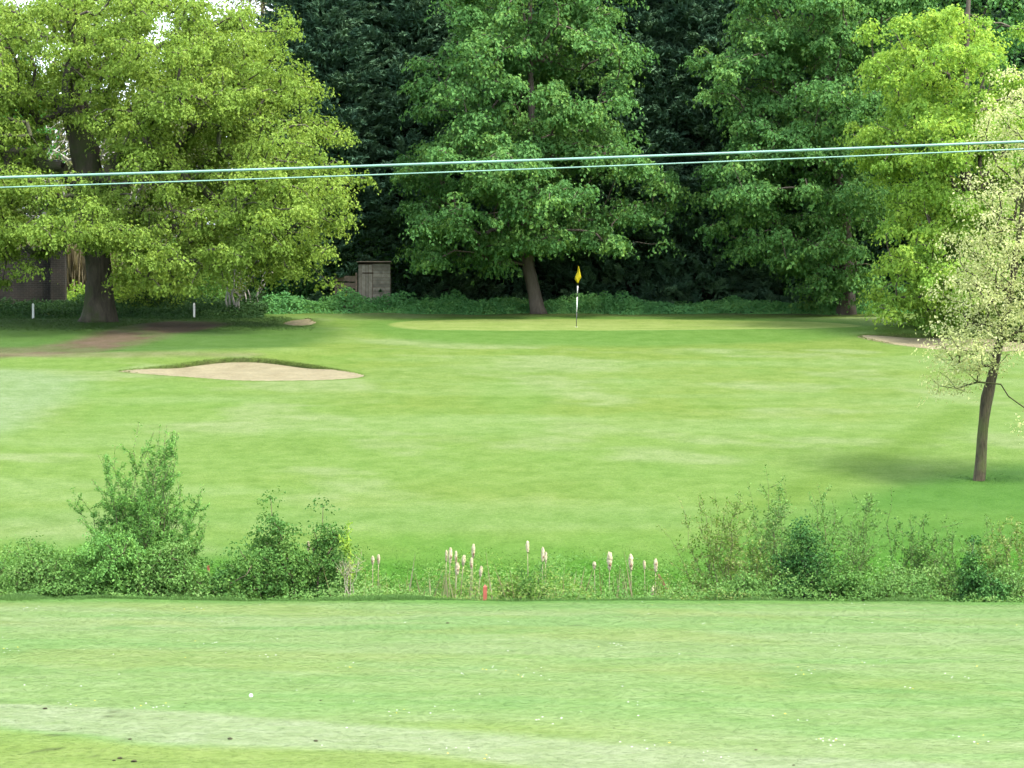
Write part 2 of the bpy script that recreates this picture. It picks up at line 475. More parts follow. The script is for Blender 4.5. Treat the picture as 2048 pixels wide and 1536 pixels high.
gx = np.concatenate([[-4000, -2000, -1000, -500, -250, -120, -70, -45, -33], axis([(-26, -14, .4), (-14, -13, .25), (-13, -4.2, .1), (-4.2, 11.4, .25), (11.4, 20.5, .12), (20.5, 26, .4)]), [33, 45, 70, 120, 250, 500, 1000, 2000, 4000]])
gy = np.concatenate([[-4000, -1500, -500, -200, -80, -30, -15, -8, -4], axis([(0, 24, 1.0), (24, 45, .22), (45, 57, .25), (57, 68, .2), (68, 91, .3), (91, 98, .085), (98, 99.2, .15), (99.2, 104.6, .10), (104.6, 106.8, .2), (106.8, 109.6, .09), (109.6, 122, .3), (122, 150, 2)]), [160, 175, 200, 240, 300, 500, 900, 1800, 4000]])
GX, GY = np.meshgrid(gx, gy)
X, Y_ = GX.ravel(), GY.ravel()
Z = H0(X, Y_)
for b in BUNKERS:
    m = (np.abs(X - b[:, 0].mean()) < 10) & (np.abs(Y_ - b[:, 1].mean()) < 6)
    s = sdf(b, X[m], Y_[m])
    Z[m] -= 0.45 * smooth(0.0, 0.10, -s)
nx, ny = len(gx), len(gy)
i, j = np.meshgrid(np.arange(ny - 1), np.arange(nx - 1), indexing='ij')
a = (i * nx + j).ravel()
me = new_mesh('ground', np.stack([X, Y_, Z], 1), np.stack([a, a + 1, a + nx + 1, a + nx], 1), True)
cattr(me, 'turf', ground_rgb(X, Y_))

M_ground, n, p, out = mat('turf')
av = N_(n, 'ShaderNodeAttribute', attribute_name='turf')
g = N_(n, 'ShaderNodeNewGeometry')
t1 = noise(n, 1.6, 8, 0.7, g.outputs['Position'])
t2 = noise(n, 14, 6, 0.7, g.outputs['Position'])
t3 = noise(n, 90, 3, 0.7, g.outputs['Position'])
r1 = ramp(n, t1.outputs[0], [(0.32, (.78, .84, .70)), (0.5, (1, 1, 1)), (0.70, (1.22, 1.12, 1.35))])
r2 = ramp(n, t2.outputs[0], [(0.3, (.76, .80, .72)), (0.5, (1, 1, 1)), (0.72, (1.22, 1.17, 1.2))])
r3 = ramp(n, t3.outputs[0], [(0.3, (.80, .82, .78)), (0.7, (1.18, 1.16, 1.15))])
last = av.outputs['Color']
for r_ in (r1, r2, r3):
    mx = N_(n, 'ShaderNodeMixRGB', blend_type='MULTIPLY'); mx.inputs[0].default_value = 1
    n.links.new(last, mx.inputs[1]); n.links.new(r_.outputs[0], mx.inputs[2]); last = mx.outputs[0]
n.links.new(last, p.inputs['Base Color'])
p.inputs['Roughness'].default_value = 1.0
p.inputs['Specular IOR Level'].default_value = 0.05
bump(n, t2.outputs[0], 0.5, 0.04, p)
ground = tag(obj('ground', me, M_ground), 'mown grass of the golf course rolling down to a ditch and up to the green', kind='structure')

# ------------------------------------------------------------------ putting green: a closely mown sheet just above the ground
def sheet(poly, step, zoff, name, margin=0.0, zfun=None):
    lo, hi = poly.min(0) - .5, poly.max(0) + .5
    xs = np.arange(lo[0], hi[0] + step, step); ys = np.arange(lo[1], hi[1] + step, step)
    A, B = np.meshgrid(xs, ys); x, y = A.ravel(), B.ravel()
    s = sdf(poly, x, y)
    z = H0(x, y) + zoff if zfun is None else zfun(x, y, s)
    nx_, ny_ = len(xs), len(ys)
    i, j = np.meshgrid(np.arange(ny_ - 1), np.arange(nx_ - 1), indexing='ij')
    q = (i * nx_ + j).ravel(); Q = np.stack([q, q + 1, q + nx_ + 1, q + nx_], 1)
    Q = Q[(s[Q] < margin).any(1)]
    u, inv = np.unique(Q, return_inverse=True)
    return new_mesh(name, np.stack([x, y, z], 1)[u], inv.reshape(-1, 4), True), x[u], y[u]

# ------------------------------------------------------------------ bunkers
M_sand, n, p, out = mat('bunker_sand')
g = N_(n, 'ShaderNodeNewGeometry')
t1 = noise(n, 1.3, 6, 0.65, g.outputs['Position']); t2 = noise(n, 9, 6, 0.7, g.outputs['Position'])
r1 = ramp(n, t1.outputs[0], [(0.3, (.116, .100, .056)), (0.55, (.142, .126, .073)), (0.75, (.163, .147, .088))])
r2 = ramp(n, t2.outputs[0], [(0.3, (.80, .78, .75)), (0.7, (1.12, 1.1, 1.08))])
mx = N_(n, 'ShaderNodeMixRGB', blend_type='MULTIPLY'); mx.inputs[0].default_value = 1
n.links.new(r1.outputs[0], mx.inputs[1]); n.links.new(r2.outputs[0], mx.inputs[2]); n.links.new(mx.outputs[0], p.inputs['Base Color'])
bump(n, t2.outputs[0], 0.8, 0.07, p)
p.inputs['Roughness'].default_value = 1.0

M_lip = leaf_mat('lip_turf', (.035, .050, .012), (.060, .085, .018), (.090, .130, .026), .2)
def bunker(poly, depth, label, lipn, lip_h):
    c = poly.mean(0)
    o = thing('sand_bunker', (0, 0, 0), label, 'bunker')
    me, _, _ = sheet(poly, 0.14, 0, 'sand', 0.2,
        lambda x, y, s: H0(x, y) - (.004 + depth * smooth(.35, .8, (y - poly[:, 1].min()) / np.ptp(poly[:, 1])) * smooth(.0, .5, 1 - np.abs(x - (poly[:, 0].min() + poly[:, 0].max()) / 2) / (np.ptp(poly[:, 0]) / 2))) - .03 * smooth(.2, 1.2, -s) + .05 * (fbm(x * 1.2, y * 1.2, 8, 3) - .5) * smooth(0, .6, -s))
    obj('sand', me, M_sand, o)
    # fringe of turf hanging over the rim
    seg = np.roll(poly, -1, 0) - poly
    L = np.linalg.norm(seg, axis=1); k = R.choice(len(poly), lipn, p=L / L.sum()); u = R.random(lipn)[:, None]
    P = poly[k] + seg[k] * u + R.normal(0, .05, (lipn, 2))
    P = P[P[:, 1] > c[1] - .12 * np.ptp(poly[:, 1])]; lipn = len(P)
    z = H0(P[:, 0], P[:, 1])
    inward = unit(c - P)
    D = np.concatenate([inward * .5 + R.normal(0, .5, (lipn, 2)), R.uniform(-.6, .8, (lipn, 1))], 1)
    Nn = R.normal(0, .5, (lipn, 3)) + np.array([0, -.6, .6])
    me = leaf_mesh('turf_lip', np.column_stack([P, z - .02 + R.uniform(-.06, .05, lipn)]), Nn, D, R.uniform(.6, 1.3, lipn) * lip_h, np.full(lipn, .02), R.random(lipn))
    lo = obj('turf_lip', me, M_lip, o); lo['kind'] = 'stuff'
    return o
bunker(B1, .125, 'wide crescent bunker of pale sand on the left of the fairway', 3600, .055)
bunker(B2, .125, 'sand bunker at the right edge, partly behind the pale-leaved tree', 3600, .055)
bunker(B3, .03, 'tiny pale sand patch beyond the dirt track near the green', 500, .08)

# ------------------------------------------------------------------ trees
def skeleton(trunk, tr, targets, sag=0.1, up_pen=0.5, min_frac=0.3, seed=0):
    """limbs that reach every leaf clump from a trunk polyline; returns segments with radii"""
    rg = np.random.default_rng(seed)
    P = [np.array(q, float) for q in trunk]; par = [-1] + list(range(len(trunk) - 1))
    path = [0.0]
    for k in range(1, len(P)): path.append(path[-1] + np.linalg.norm(P[k] - P[k - 1]))
    tl = path[-1]
    ok = [pt >= min_frac * tl for pt in path]
    T = np.array(trunk)
    d = np.linalg.norm(targets[:, None] - T[None, int(len(T) * min_frac):], axis=2).min(1)
    tips = []
    cap = len(P) + len(targets) * 4 + 8
    PA = np.zeros((cap, 3)); PA[:len(P)] = P; PL = np.zeros(cap); PL[:len(P)] = path
    OK = np.zeros(cap, bool); OK[:len(P)] = ok
    n = len(P)
    for k in np.argsort(d):
        t = targets[k]
        v = t - PA[:n]
        dist = np.linalg.norm(v, axis=1)
        cost = dist + 0.12 * PL[:n] + up_pen * np.maximum(0, -v[:, 2]) + np.where(OK[:n], 0, 1e6)
        q = int(np.argmin(cost)); a = PA[q]; L = dist[q]
        m = 3 if L > 1.2 else (2 if L > .5 else 1)
        prev = q
        for s in range(1, m + 1):
            f = s / m
            pt = a + (t - a) * f
            if s < m: pt = pt + rg.normal(0, .07 * L, 3) + np.array([0, 0, sag * L * math.sin(math.pi * f)])
            PA[n] = pt; PL[n] = PL[prev] + np.linalg.norm(pt - PA[prev]); OK[n] = True
            par.append(prev); prev = n; n += 1
        tips.append(prev)
    cnt = np.zeros(n)
    cnt[tips] += 1
    for k in range(n - 1, len(trunk) - 1, -1): cnt[par[k]] += cnt[k]
    return PA[:n], np.array(par), cnt, len(trunk)

def trunk_mesh(pts, rad, sides=14, flare=1.5, rough=.06, seed=0):
    pts = np.asarray(pts, float)
    tt = np.linspace(0, 1, len(pts)); m = max(14, len(pts) * 3)
    ti = np.linspace(0, 1, m)
    P = np.stack([np.interp(ti, tt, pts[:, k]) for k in range(3)], 1)
    r = np.interp(ti, tt, rad)
    Ln = np.linalg.norm(np.diff(pts, axis=0), axis=1).sum()
    r = r * (1 + (flare - 1) * np.exp(-ti * Ln / (rad[0] * 1.6)))
    b = MB(); b.tube(P, r, sides)
    V = b.V[0]
    ctr = np.repeat(P, sides, 0)
    th = np.tile(np.arange(sides), m)
    nz = fbm(th * 1.7 + seed * 9.1, np.repeat(ti * Ln * 1.1, sides), seed, 3) - .5
    V[:m * sides] = ctr + (V[:m * sides] - ctr) * (1 + nz[:, None] * rough * 8)
    return b.mesh('trunk', True)

def pick_clumps(ells, n, spacing, rg, lo=.35, pw=.5, floor=None, bare=()):
    w = np.array([e[2] if len(e) > 2 else (e[1][0] * e[1][2] + e[1][1] * e[1][2]) for e in ells]); w = w / w.sum()
    out = np.zeros((n, 3)); src = np.zeros((n, 3)); k = 0; tries = 0
    while k < n and tries < n * 25:
        tries += 1
        e = ells[rg.choice(len(ells), p=w)]
        d = unit(rg.normal(0, 1, 3)); r = lo + (1 - lo) * rg.random() ** pw
        c = np.asarray(e[0]) + d * r * np.asarray(e[1])
        if floor is not None and c[2] < floor: continue
        if any(abs(c[0] - bx_) < bw_ and b0_ < c[2] < b1_ and c[1] < by_ for bx_, bw_, b0_, b1_, by_ in bare): continue
        if k and (((out[:k] - c) ** 2).sum(1) < spacing ** 2).any(): continue
        out[k] = c; src[k] = d; k += 1
    return out[:k], src[:k]

def boughs(ells, n, spacing, k, rad, flat, rg, lo, pw, floor, bare):
    """boughs spread through the crown, each a drooping spray of several leaf clumps"""
    B, O = pick_clumps(ells, n, spacing, rg, lo, pw, floor, bare)
    C, S = [], []
    for b_, o_ in zip(B, O):
        m = max(3, int(k * rg.uniform(.6, 1.4))); R_ = rad * rg.uniform(.7, 1.3)
        th = rg.random(m) * 6.283; q = np.sqrt(rg.random(m)) * R_
        d = np.stack([q * np.cos(th), q * np.sin(th), rg.normal(0, flat * R_, m) - .35 * q * q / R_], 1)
        C.append(b_ + d); S.append(np.tile(o_, (m, 1)))
    C = np.concatenate(C); S = np.concatenate(S)
    ok = np.ones(len(C), bool)
    for bx_, bw_, b0_, b1_, by_ in bare:
        ok &= ~((np.abs(C[:, 0] - bx_) < bw_) & (C[:, 2] > b0_) & (C[:, 2] < b1_) & (C[:, 1] < by_))
    if floor is not None: ok &= C[:, 2] > floor
    return C[ok], S[ok]

def clump_leaves(C, outd, rad, flat, per, size, rg, droop=.35, upw=.6, outw=.5, jit=.55, aspect=.75, tint_c=.55):
    n = len(C)
    per_n = np.maximum(6, (per * rg.uniform(.55, 1.45, n))).astype(int)
    idx = np.repeat(np.arange(n), per_n); m = len(idx)
    rr = (rad * rg.uniform(.65, 1.35, n))[idx]
    # each clump is itself a few twigs
    th = rg.random(m) * 2 * math.pi
    lob = 1 + .35 * np.sin(th * 3 + (rg.random(n) * 6.3)[idx]) + .2 * np.sin(th * 5 + (rg.random(n) * 6.3)[idx])
    r = np.sqrt(rg.random(m)) * lob
    off = np.stack([r * np.cos(th), r * np.sin(th), rg.normal(0, flat * .6, m) - droop * r * r], 1) * rr[:, None]
    P = C[idx] + off
    Nn = np.stack([np.zeros(m), np.zeros(m), np.ones(m)], 1) * upw + unit(off + 1e-6) * outw + outd[idx] * .25 + rg.normal(0, jit, (m, 3))
    D = unit(off + 1e-6) + rg.normal(0, .5, (m, 3)) + np.array([0, 0, -.35])
    L = size * rg.uniform(.6, 1.35, m); W = L * aspect * rg.uniform(.8, 1.2, m)
    tint = np.clip(tint_c * rg.random(n)[idx] + (1 - tint_c) * rg.random(m), 0, 1)
    return P, Nn, D, L, W, tint

def tree(name, label, cat, trunk, rad, ells, nclump, spacing, clump, flat, per, size, leafm, barkm, seed, group=None,
         sag=.1, up_pen=.5, min_frac=.35, tip=.012, droop=.35, upw=.6, outw=.5, jit=.55, aspect=.75, lo=.35, pw=.5, flare=1.5, maxlimb=.5, floor=None, pexp=.46, sides=5, bare=(), bough=None):
    rg = np.random.default_rng(seed)
    trunk = np.asarray(trunk, float); base = trunk[0].copy()
    C, O = pick_clumps(ells, nclump, spacing, rg, lo, pw, floor, bare) if bough is None else boughs(ells, *bough, rg, lo, pw, floor, bare)
    P, par, cnt, nt_ = skeleton(trunk, rad, C, sag, up_pen, min_frac, seed)
    o = thing(name, base, label, cat, group)
    obj('trunk', trunk_mesh(trunk - base, rad, flare=flare, seed=seed), barkm, o)
    r = np.minimum(tip * np.maximum(cnt, 1) ** pexp, rad[0] * maxlimb)
    k = np.arange(nt_, len(P))
    pr = par[k]
    r0 = np.where(pr < nt_, r[k] * 1.25, np.minimum(r[pr], r[k] * 1.5))
    V, Q = frustums(P[pr] - base, P[k] - base, r0, r[k], sides)
    obj('branches', new_mesh('branches', V, Q, True), barkm, o)['kind'] = 'stuff'
    lp, ln, ld, ll, lw, ti = clump_leaves(C, O, clump, flat, per, size, rg, droop, upw, outw, jit, aspect)
    if floor is not None:
        lp[:, 2] = np.maximum(lp[:, 2], floor - .3)
    cr = obj('crown', leaf_mesh('crown', lp - base, ln, ld, ll, lw, ti), leafm, o)
    cr['kind'] = 'stuff'
    return o

def E(px, py, Y, rx, ry, rd, wt=None):
    c = at(px, py, Y); r = (rx * Y / F, rd, ry * Y / F)
    return (c, r) if wt is None else (c, r, wt)

def ground_pt(x, y, dz=0.0):
    return np.array([x, y, float(H0(x, y)) + dz])

def TP(pts):          # trunk points given as (px,py,Y)
    return [at(*q) for q in pts]

def trunk_from(px, Y, rest):
    x = (px - 1024) / F * Y
    return [ground_pt(x, Y, -.15)] + TP(rest)

# the old oak on the left
tree('oak_tree', 'spreading oak with yellow-green young leaves and thick dark trunk on the left', 'tree',
     trunk_from(198, 110.5, [(200, 590, 110.5), (197, 530, 110.4), (188, 460, 110.3), (178, 380, 110.2), (170, 300, 110), (150, 240, 109.8), (140, 160, 109.8), (165, 60, 110), (180, -60, 110)]),
     [.52, .47, .46, .48, .50, .50, .42, .32, .22, .12],
     [E(420, 330, 108, 255, 215, 6.0), E(330, 130, 109, 250, 170, 6.5), E(580, 400, 107, 120, 120, 3.6), E(560, 250, 108, 115, 120, 3.8), E(120, 440, 106.5, 175, 105, 4.5), E(380, 490, 105.5, 230, 80, 3.4), E(-60, 280, 109, 200, 260, 7), E(470, 110, 110, 110, 130, 4.5), E(90, 90, 111, 170, 120, 5, 20.), E(200, 20, 110, 130, 60, 4, 14.)],
     0, 0, .52, .40, 110, .12, M_oak, B_oak, 5, bough=(290, .95, 8, 1.15, .24), sag=.12, tip=.016, upw=.5, outw=.8, jit=.42, aspect=.7, min_frac=.3, up_pen=.3, maxlimb=.62, pexp=.47,
     bare=[(-15.75, .8, 10.8, 12.4, 111), (-15.2, 1.2, 5, 7.9, 111)])

# the two sycamores on the far side of the green
tree('sycamore_tree', 'tall round sycamore with leaning trunk just left of the yellow flag', 'tree',
     trunk_from(1078, 116.5, [(1066, 570, 116.5), (1056, 530, 116.4), (1060, 470, 116.3), (1070, 380, 116.2), (1065, 260, 116), (1060, 120, 116), (1060, -60, 116)]),
     [.29, .255, .24, .23, .20, .15, .10, .05],
     [E(1060, 350, 115, 275, 150, 5.3), E(1065, 160, 115.5, 225, 180, 4.8), E(1070, -20, 116, 165, 150, 4), E(930, 470, 114, 150, 55, 3.3), E(1150, 450, 114.5, 130, 70, 3), E(1075, 510, 115.5, 60, 60, 1.6), E(1065, 370, 112.4, 85, 80, .9, 20.)],
     0, 0, .50, .34, 88, .15, M_syc, B_syc, 8, bough=(185, .85, 7, 1.0, .18), droop=.5, upw=.7, outw=.8, jit=.36, bare=[(.95, 1.1, 5, 8.4, 118)], min_frac=.12, tip=.012, lo=.3, flare=1.3)
tree('sycamore_tree', 'broad mid-green sycamore between the dark cypresses and lime-green maple', 'tree',
     trunk_from(1692, 116.0, [(1694, 540, 116), (1690, 440, 116), (1670, 320, 116), (1655, 180, 116), (1650, 40, 116), (1645, -80, 116)]),
     [.30, .26, .24, .20, .16, .10, .06],
     [E(1590, 360, 115, 200, 150, 4.8), E(1620, 170, 115.5, 200, 170, 4.6), E(1640, 0, 116, 190, 130, 4.3), E(1640, 490, 115, 110, 70, 2.6), E(1700, 560, 115.5, 70, 40, 1.5)],
     0, 0, .50, .34, 88, .15, M_syc, B_syc, 19, bough=(170, .85, 7, 1.0, .18), droop=.5, upw=.7, outw=.8, jit=.36, min_frac=.12, lo=.3)
# the lime-green maple reaching down to the right bunker
tree('maple_tree', 'lime-green maple whose lowest boughs hang over the right bunker', 'tree',
     trunk_from(1945, 107.5, [(1942, 560, 107.4), (1935, 450, 107.3), (1930, 320, 107.2), (1930, 180, 107), (1935, 40, 107), (1940, -60, 107)]),
     [.26, .23, .21, .18, .14, .09, .05],
     [E(1935, 300, 105.5, 215, 190, 4.3), E(1965, 120, 106, 225, 130, 4), E(1900, 500, 105, 165, 130, 3.6), E(1855, 570, 104.4, 95, 80, 2.3), E(1790, 625, 103.6, 50, 24, 1.0), E(2080, 450, 106, 150, 190, 3.6)],
     0, 0, .46, .36, 90, .125, M_lime, B_syc, 23, bough=(175, .8, 7, .85, .20), droop=.45, upw=.65, outw=.8, jit=.4, min_frac=.08, lo=.3)
# taller trees closing the top right and left
tree('sycamore_tree', 'tall pale green tree rising behind the maple at the top right', 'tree',
     trunk_from(1850, 121, [(1850, 400, 121), (1850, 200, 121), (1850, 0, 121), (1850, -150, 121)]),
     [.28, .25, .2, .12, .05],
     [E(1800, 160, 120, 190, 190, 3.5), E(1960, 80, 120.5, 230, 190, 3.5), E(1850, -80, 121, 250, 120, 4), E(1950, 380, 121, 200, 160, 3)],
     330, .75, .9, .3, 100, .19, M_syc2, B_dark, 31, lo=.4)

# near tree on the right with cream-coloured young leaves
tree('young_tree', 'slender tree with pale cream-green young leaves standing nearest on the right', 'tree',
     trunk_from(1959, 75.0, [(1962, 930, 75), (1965, 870, 75), (1972, 800, 75), (1985, 750, 75), (2000, 680, 75), (2020, 590, 75), (2040, 460, 75), (2055, 300, 75), (2060, 180, 75)]),
     [.145, .14, .138, .145, .12, .10, .08, .06, .035, .015],
     [E(2010, 600, 74.6, 150, 120, 1.7), E(2080, 430, 75, 170, 180, 1.9), E(1965, 520, 74.6, 95, 95, 1.2), E(1940, 690, 74.4, 95, 62, 1.1, 5.), E(2060, 260, 75, 110, 130, 1.5), E(2130, 680, 75, 130, 110, 1.6), E(1900, 765, 74.3, 85, 26, .6, .5), E(2100, 830, 74.5, 80, 60, .8, .6)],
     640, .19, .33, .55, 38, .078, M_pale, B_young, 41, sag=.06, tip=.0055, droop=.1, upw=.3, outw=.6, jit=.8, aspect=.55, min_frac=.36, flare=1.35, maxlimb=.5, pexp=.5, lo=.2, pw=.7, up_pen=.8)

# background trees seen left of and above the oak
tree('bright_tree', 'fresh green round tree at the left edge behind the oak', 'tree',
     trunk_from(-40, 121, [(-40, 480, 121), (-35, 330, 121), (-30, 180, 121)]), [.3, .26, .2, .1],
     [E(-20, 250, 120, 115, 110, 2.8), E(-60, 130, 121, 110, 110, 2.8), E(0, 110, 121, 60, 60, 1.8, 2.)],
     170, .6, .75, .3, 95, .17, M_bright, B_dark, 51)
tree('willow_tree', 'hazy olive tree showing between the oak top and dark cypress', 'tree',
     trunk_from(520, 128, [(520, 400, 128), (520, 200, 128), (525, 0, 128)]), [.3, .24, .18, .06],
     [E(530, 60, 127, 100, 150, 3), E(450, 160, 127, 110, 160, 3), E(420, 330, 127, 160, 160, 3)],
     260, .7, .8, .5, 70, .15, M_dusty, B_dark, 53, aspect=.4, droop=.2, upw=.2, jit=.8)
tree('dusty_tree', 'dull straw-coloured half-bare tree behind the oak trunk', 'tree',
     trunk_from(90, 131, [(90, 500, 131), (95, 400, 131), (100, 300, 131)]), [.25, .22, .18, .06],
     [E(110, 330, 130, 120, 120, 2.5), E(260, 420, 130, 160, 120, 2.5), E(330, 300, 131, 140, 120, 2.5)],
     240, .6, .7, .5, 26, .14, M_dusty, B_birch, 57, tip=.02, aspect=.35, droop=.1, jit=.9)

# the dark cypresses
def cypress_meshes(h, rmax, n, per, seed):
    rg = np.random.default_rng(seed)
    u = rg.random(n) ** 1.0
    z = .1 + u * (h - .4)
    prof = np.where(z < h * .25, .86 + .14 * z / (h * .25), np.clip((1 - (z - h * .25) / (h * .75)), 0, 1) ** .65)
    a = rg.random(n) * 2 * math.pi
    rr = rmax * prof * (.18 + .82 * rg.random(n) ** .55) * (1 + .16 * np.sin(a * 5 + z * 1.3))
    C = np.stack([rr * np.cos(a), rr * np.sin(a), z], 1)
    out = np.stack([np.cos(a), np.sin(a), np.full(n, .55)], 1)
    out = unit(out + rg.normal(0, .18, (n, 3)))
    idx = np.repeat(np.arange(n), per); m = len(idx)
    s = rg.random(m)
    L = rg.uniform(.9, 1.9, n)[idx]
    side = unit(np.cross(out, np.array([0, 0, 1.0])))[idx]; up2 = np.cross(side, out[idx])
    wdt = (1 - s) * .42 * L
    lat = rg.normal(0, .55, m) * wdt; ver = rg.normal(0, .3, m) * wdt
    Pn = C[idx] + out[idx] * ((s - .4) * L)[:, None] + side * lat[:, None] + up2 * ver[:, None] + np.array([0, 0, -.25]) * (s * s * L * .6)[:, None]
    D = out[idx] + side * (np.sign(lat) * .6)[:, None] + rg.normal(0, .3, (m, 3))
    Nn = up2 + rg.normal(0, .5, (m, 3))
    tint = np.clip(.62 * rg.random(n)[idx] + .2 * rg.random(m) + .18 * s, 0, 1)
    crown = leaf_mesh('crown', Pn, Nn, D, rg.uniform(.22, .40, m), rg.uniform(.08, .14, m), tint)
    k = rg.choice(n, min(n, 260), replace=False)
    P1 = C[k] + out[k] * .2; P0 = np.stack([np.zeros(len(k)), np.zeros(len(k)), np.maximum(.1, P1[:, 2] - rr[k] * .5)], 1)
    V, Q = frustums(P0, P1, np.full(len(k), .05), np.full(len(k), .015), 4)
    return crown, new_mesh('branches', V, Q, True), trunk_mesh([(0, 0, -.3), (0, 0, h * .5), (0, 0, h * .97)], [.34, .22, .03], seed=seed)

CY = [cypress_meshes(17.5, 3.4, 1500, 72, 61), cypress_meshes(16.5, 3.2, 1400, 72, 62)]
cyp = [(640, 121.5, 0, 1.0, .3, 'dark blue-green cypress closest to the oak, leftmost of the row'),
       (800, 122.5, 1, 1.04, 1.7, 'dark cypress standing between the wooden shed and the leaning sycamore'),
       (960, 124.0, 0, 1.02, 2.6, 'dark cypress mostly hidden by the left half of the leaning sycamore'),
       (1120, 124.0, 1, 1.05, 4.0, 'dark cypress hidden behind the middle of the leaning sycamore'),
       (1265, 122.0, 0, .98, 5.0, 'dark cypress just right of the leaning sycamore crown'),
       (1400, 122.0, 1, 1.06, .9, 'dark cypress in the gap between the two sycamores'),
       (1545, 123.0, 0, 1.02, 3.1, 'dark cypress behind the left side of the broad right sycamore'),
       (1700, 123.5, 1, 1.0, 5.5, 'dark cypress behind the trunk of the broad right sycamore'),
       (1860, 124.0, 0, 1.0, 4.4, 'dark cypress at the right end of the row behind the maple')]
for q_, (px, Y, k) in enumerate([(700, 129.5, 1), (870, 130, 0), (1190, 130, 0), (1335, 129, 1), (1470, 129.5, 0), (1620, 130, 1), (1780, 130, 0), (1950, 130, 1), (2080, 129, 0)]):
    cyp.append((px, Y, k, 1.12, q_ * 1.3, 'dark cypress of the second row showing through gaps in the front row'))
for px, Y, k, s, rz, lab in cyp:
    x = (px - 1024) / F * Y
    o = thing('cypress_tree', ground_pt(x, Y), lab, 'tree', 'dark cypress row behind the green')
    o.rotation_euler[2] = rz; o.scale = (s, s, s)
    for nm, me_, mt in zip(('crown', 'branches', 'trunk'), CY[k], (M_cyp, B_dark, B_dark)):
        c = obj(nm, me_, mt, o)
        if nm == 'crown': c['kind'] = 'stuff'

# dense evergreen hedge closing the wood behind the cypress trunks
rg = np.random.default_rng(70); nH = 1500
C = np.stack([rg.uniform(-11, 25, nH), 128 + rg.uniform(-1.0, 1.0, nH), 6.0 + rg.uniform(0, 1, nH) * 6.5], 1)
o = thing('evergreen_hedge', (7, 128, float(H0(7, 128))), 'tall dark evergreen hedge glimpsed between the cypress trunks', 'hedge')
base = np.array(o.location)
a_ = clump_leaves(C, np.tile([0, -.8, .3], (nH, 1)), .75, .5, 42, .24, rg, .3, .4, .6, .5, .6)
f = obj('foliage', leaf_mesh('foliage', a_[0] - base, *a_[1:]), M_cyp, o); f['kind'] = 'stuff'
b = MB()
for k in range(24):
    xx = -11 + 36 * k / 23 - 7; b.tube([(xx, 0, -.2), (xx + rg.normal(0, .2), 0, 3), (xx + rg.normal(0, .3), 0, 6)], [.12, .09, .03], 6)
obj('stems', b.mesh('stems', True), B_dark, o)['kind'] = 'stuff'
M_far = leaf_mat('far_leaf', (.075, .105, .040), (.100, .135, .050), (.135, .160, .070), .35)  # haze of distance put into the leaf colours
for k, (px, yt, lab) in enumerate([(-70, 90, 'distant grey-green tree left of the oak crown gap'), (150, 130, 'distant grey-green tree seen through the oak crown left half'), (370, 90, 'distant grey-green tree seen through the oak crown right half')]):
    tree('distant_tree', lab, 'tree', trunk_from(px, 152, [(px, 450, 152), (px, 300, 152), (px + 5, yt + 60, 152)]), [.35, .3, .22, .06],
         [E(px, (yt + 420) / 2, 152, 140, (420 - yt) / 2, 3.5), E(px, 430, 152, 150, 150, 3.5)], 230, .8, 1.05, .45, 75, .24, M_far, B_dark, 71 + k, group='distant trees behind the oak')

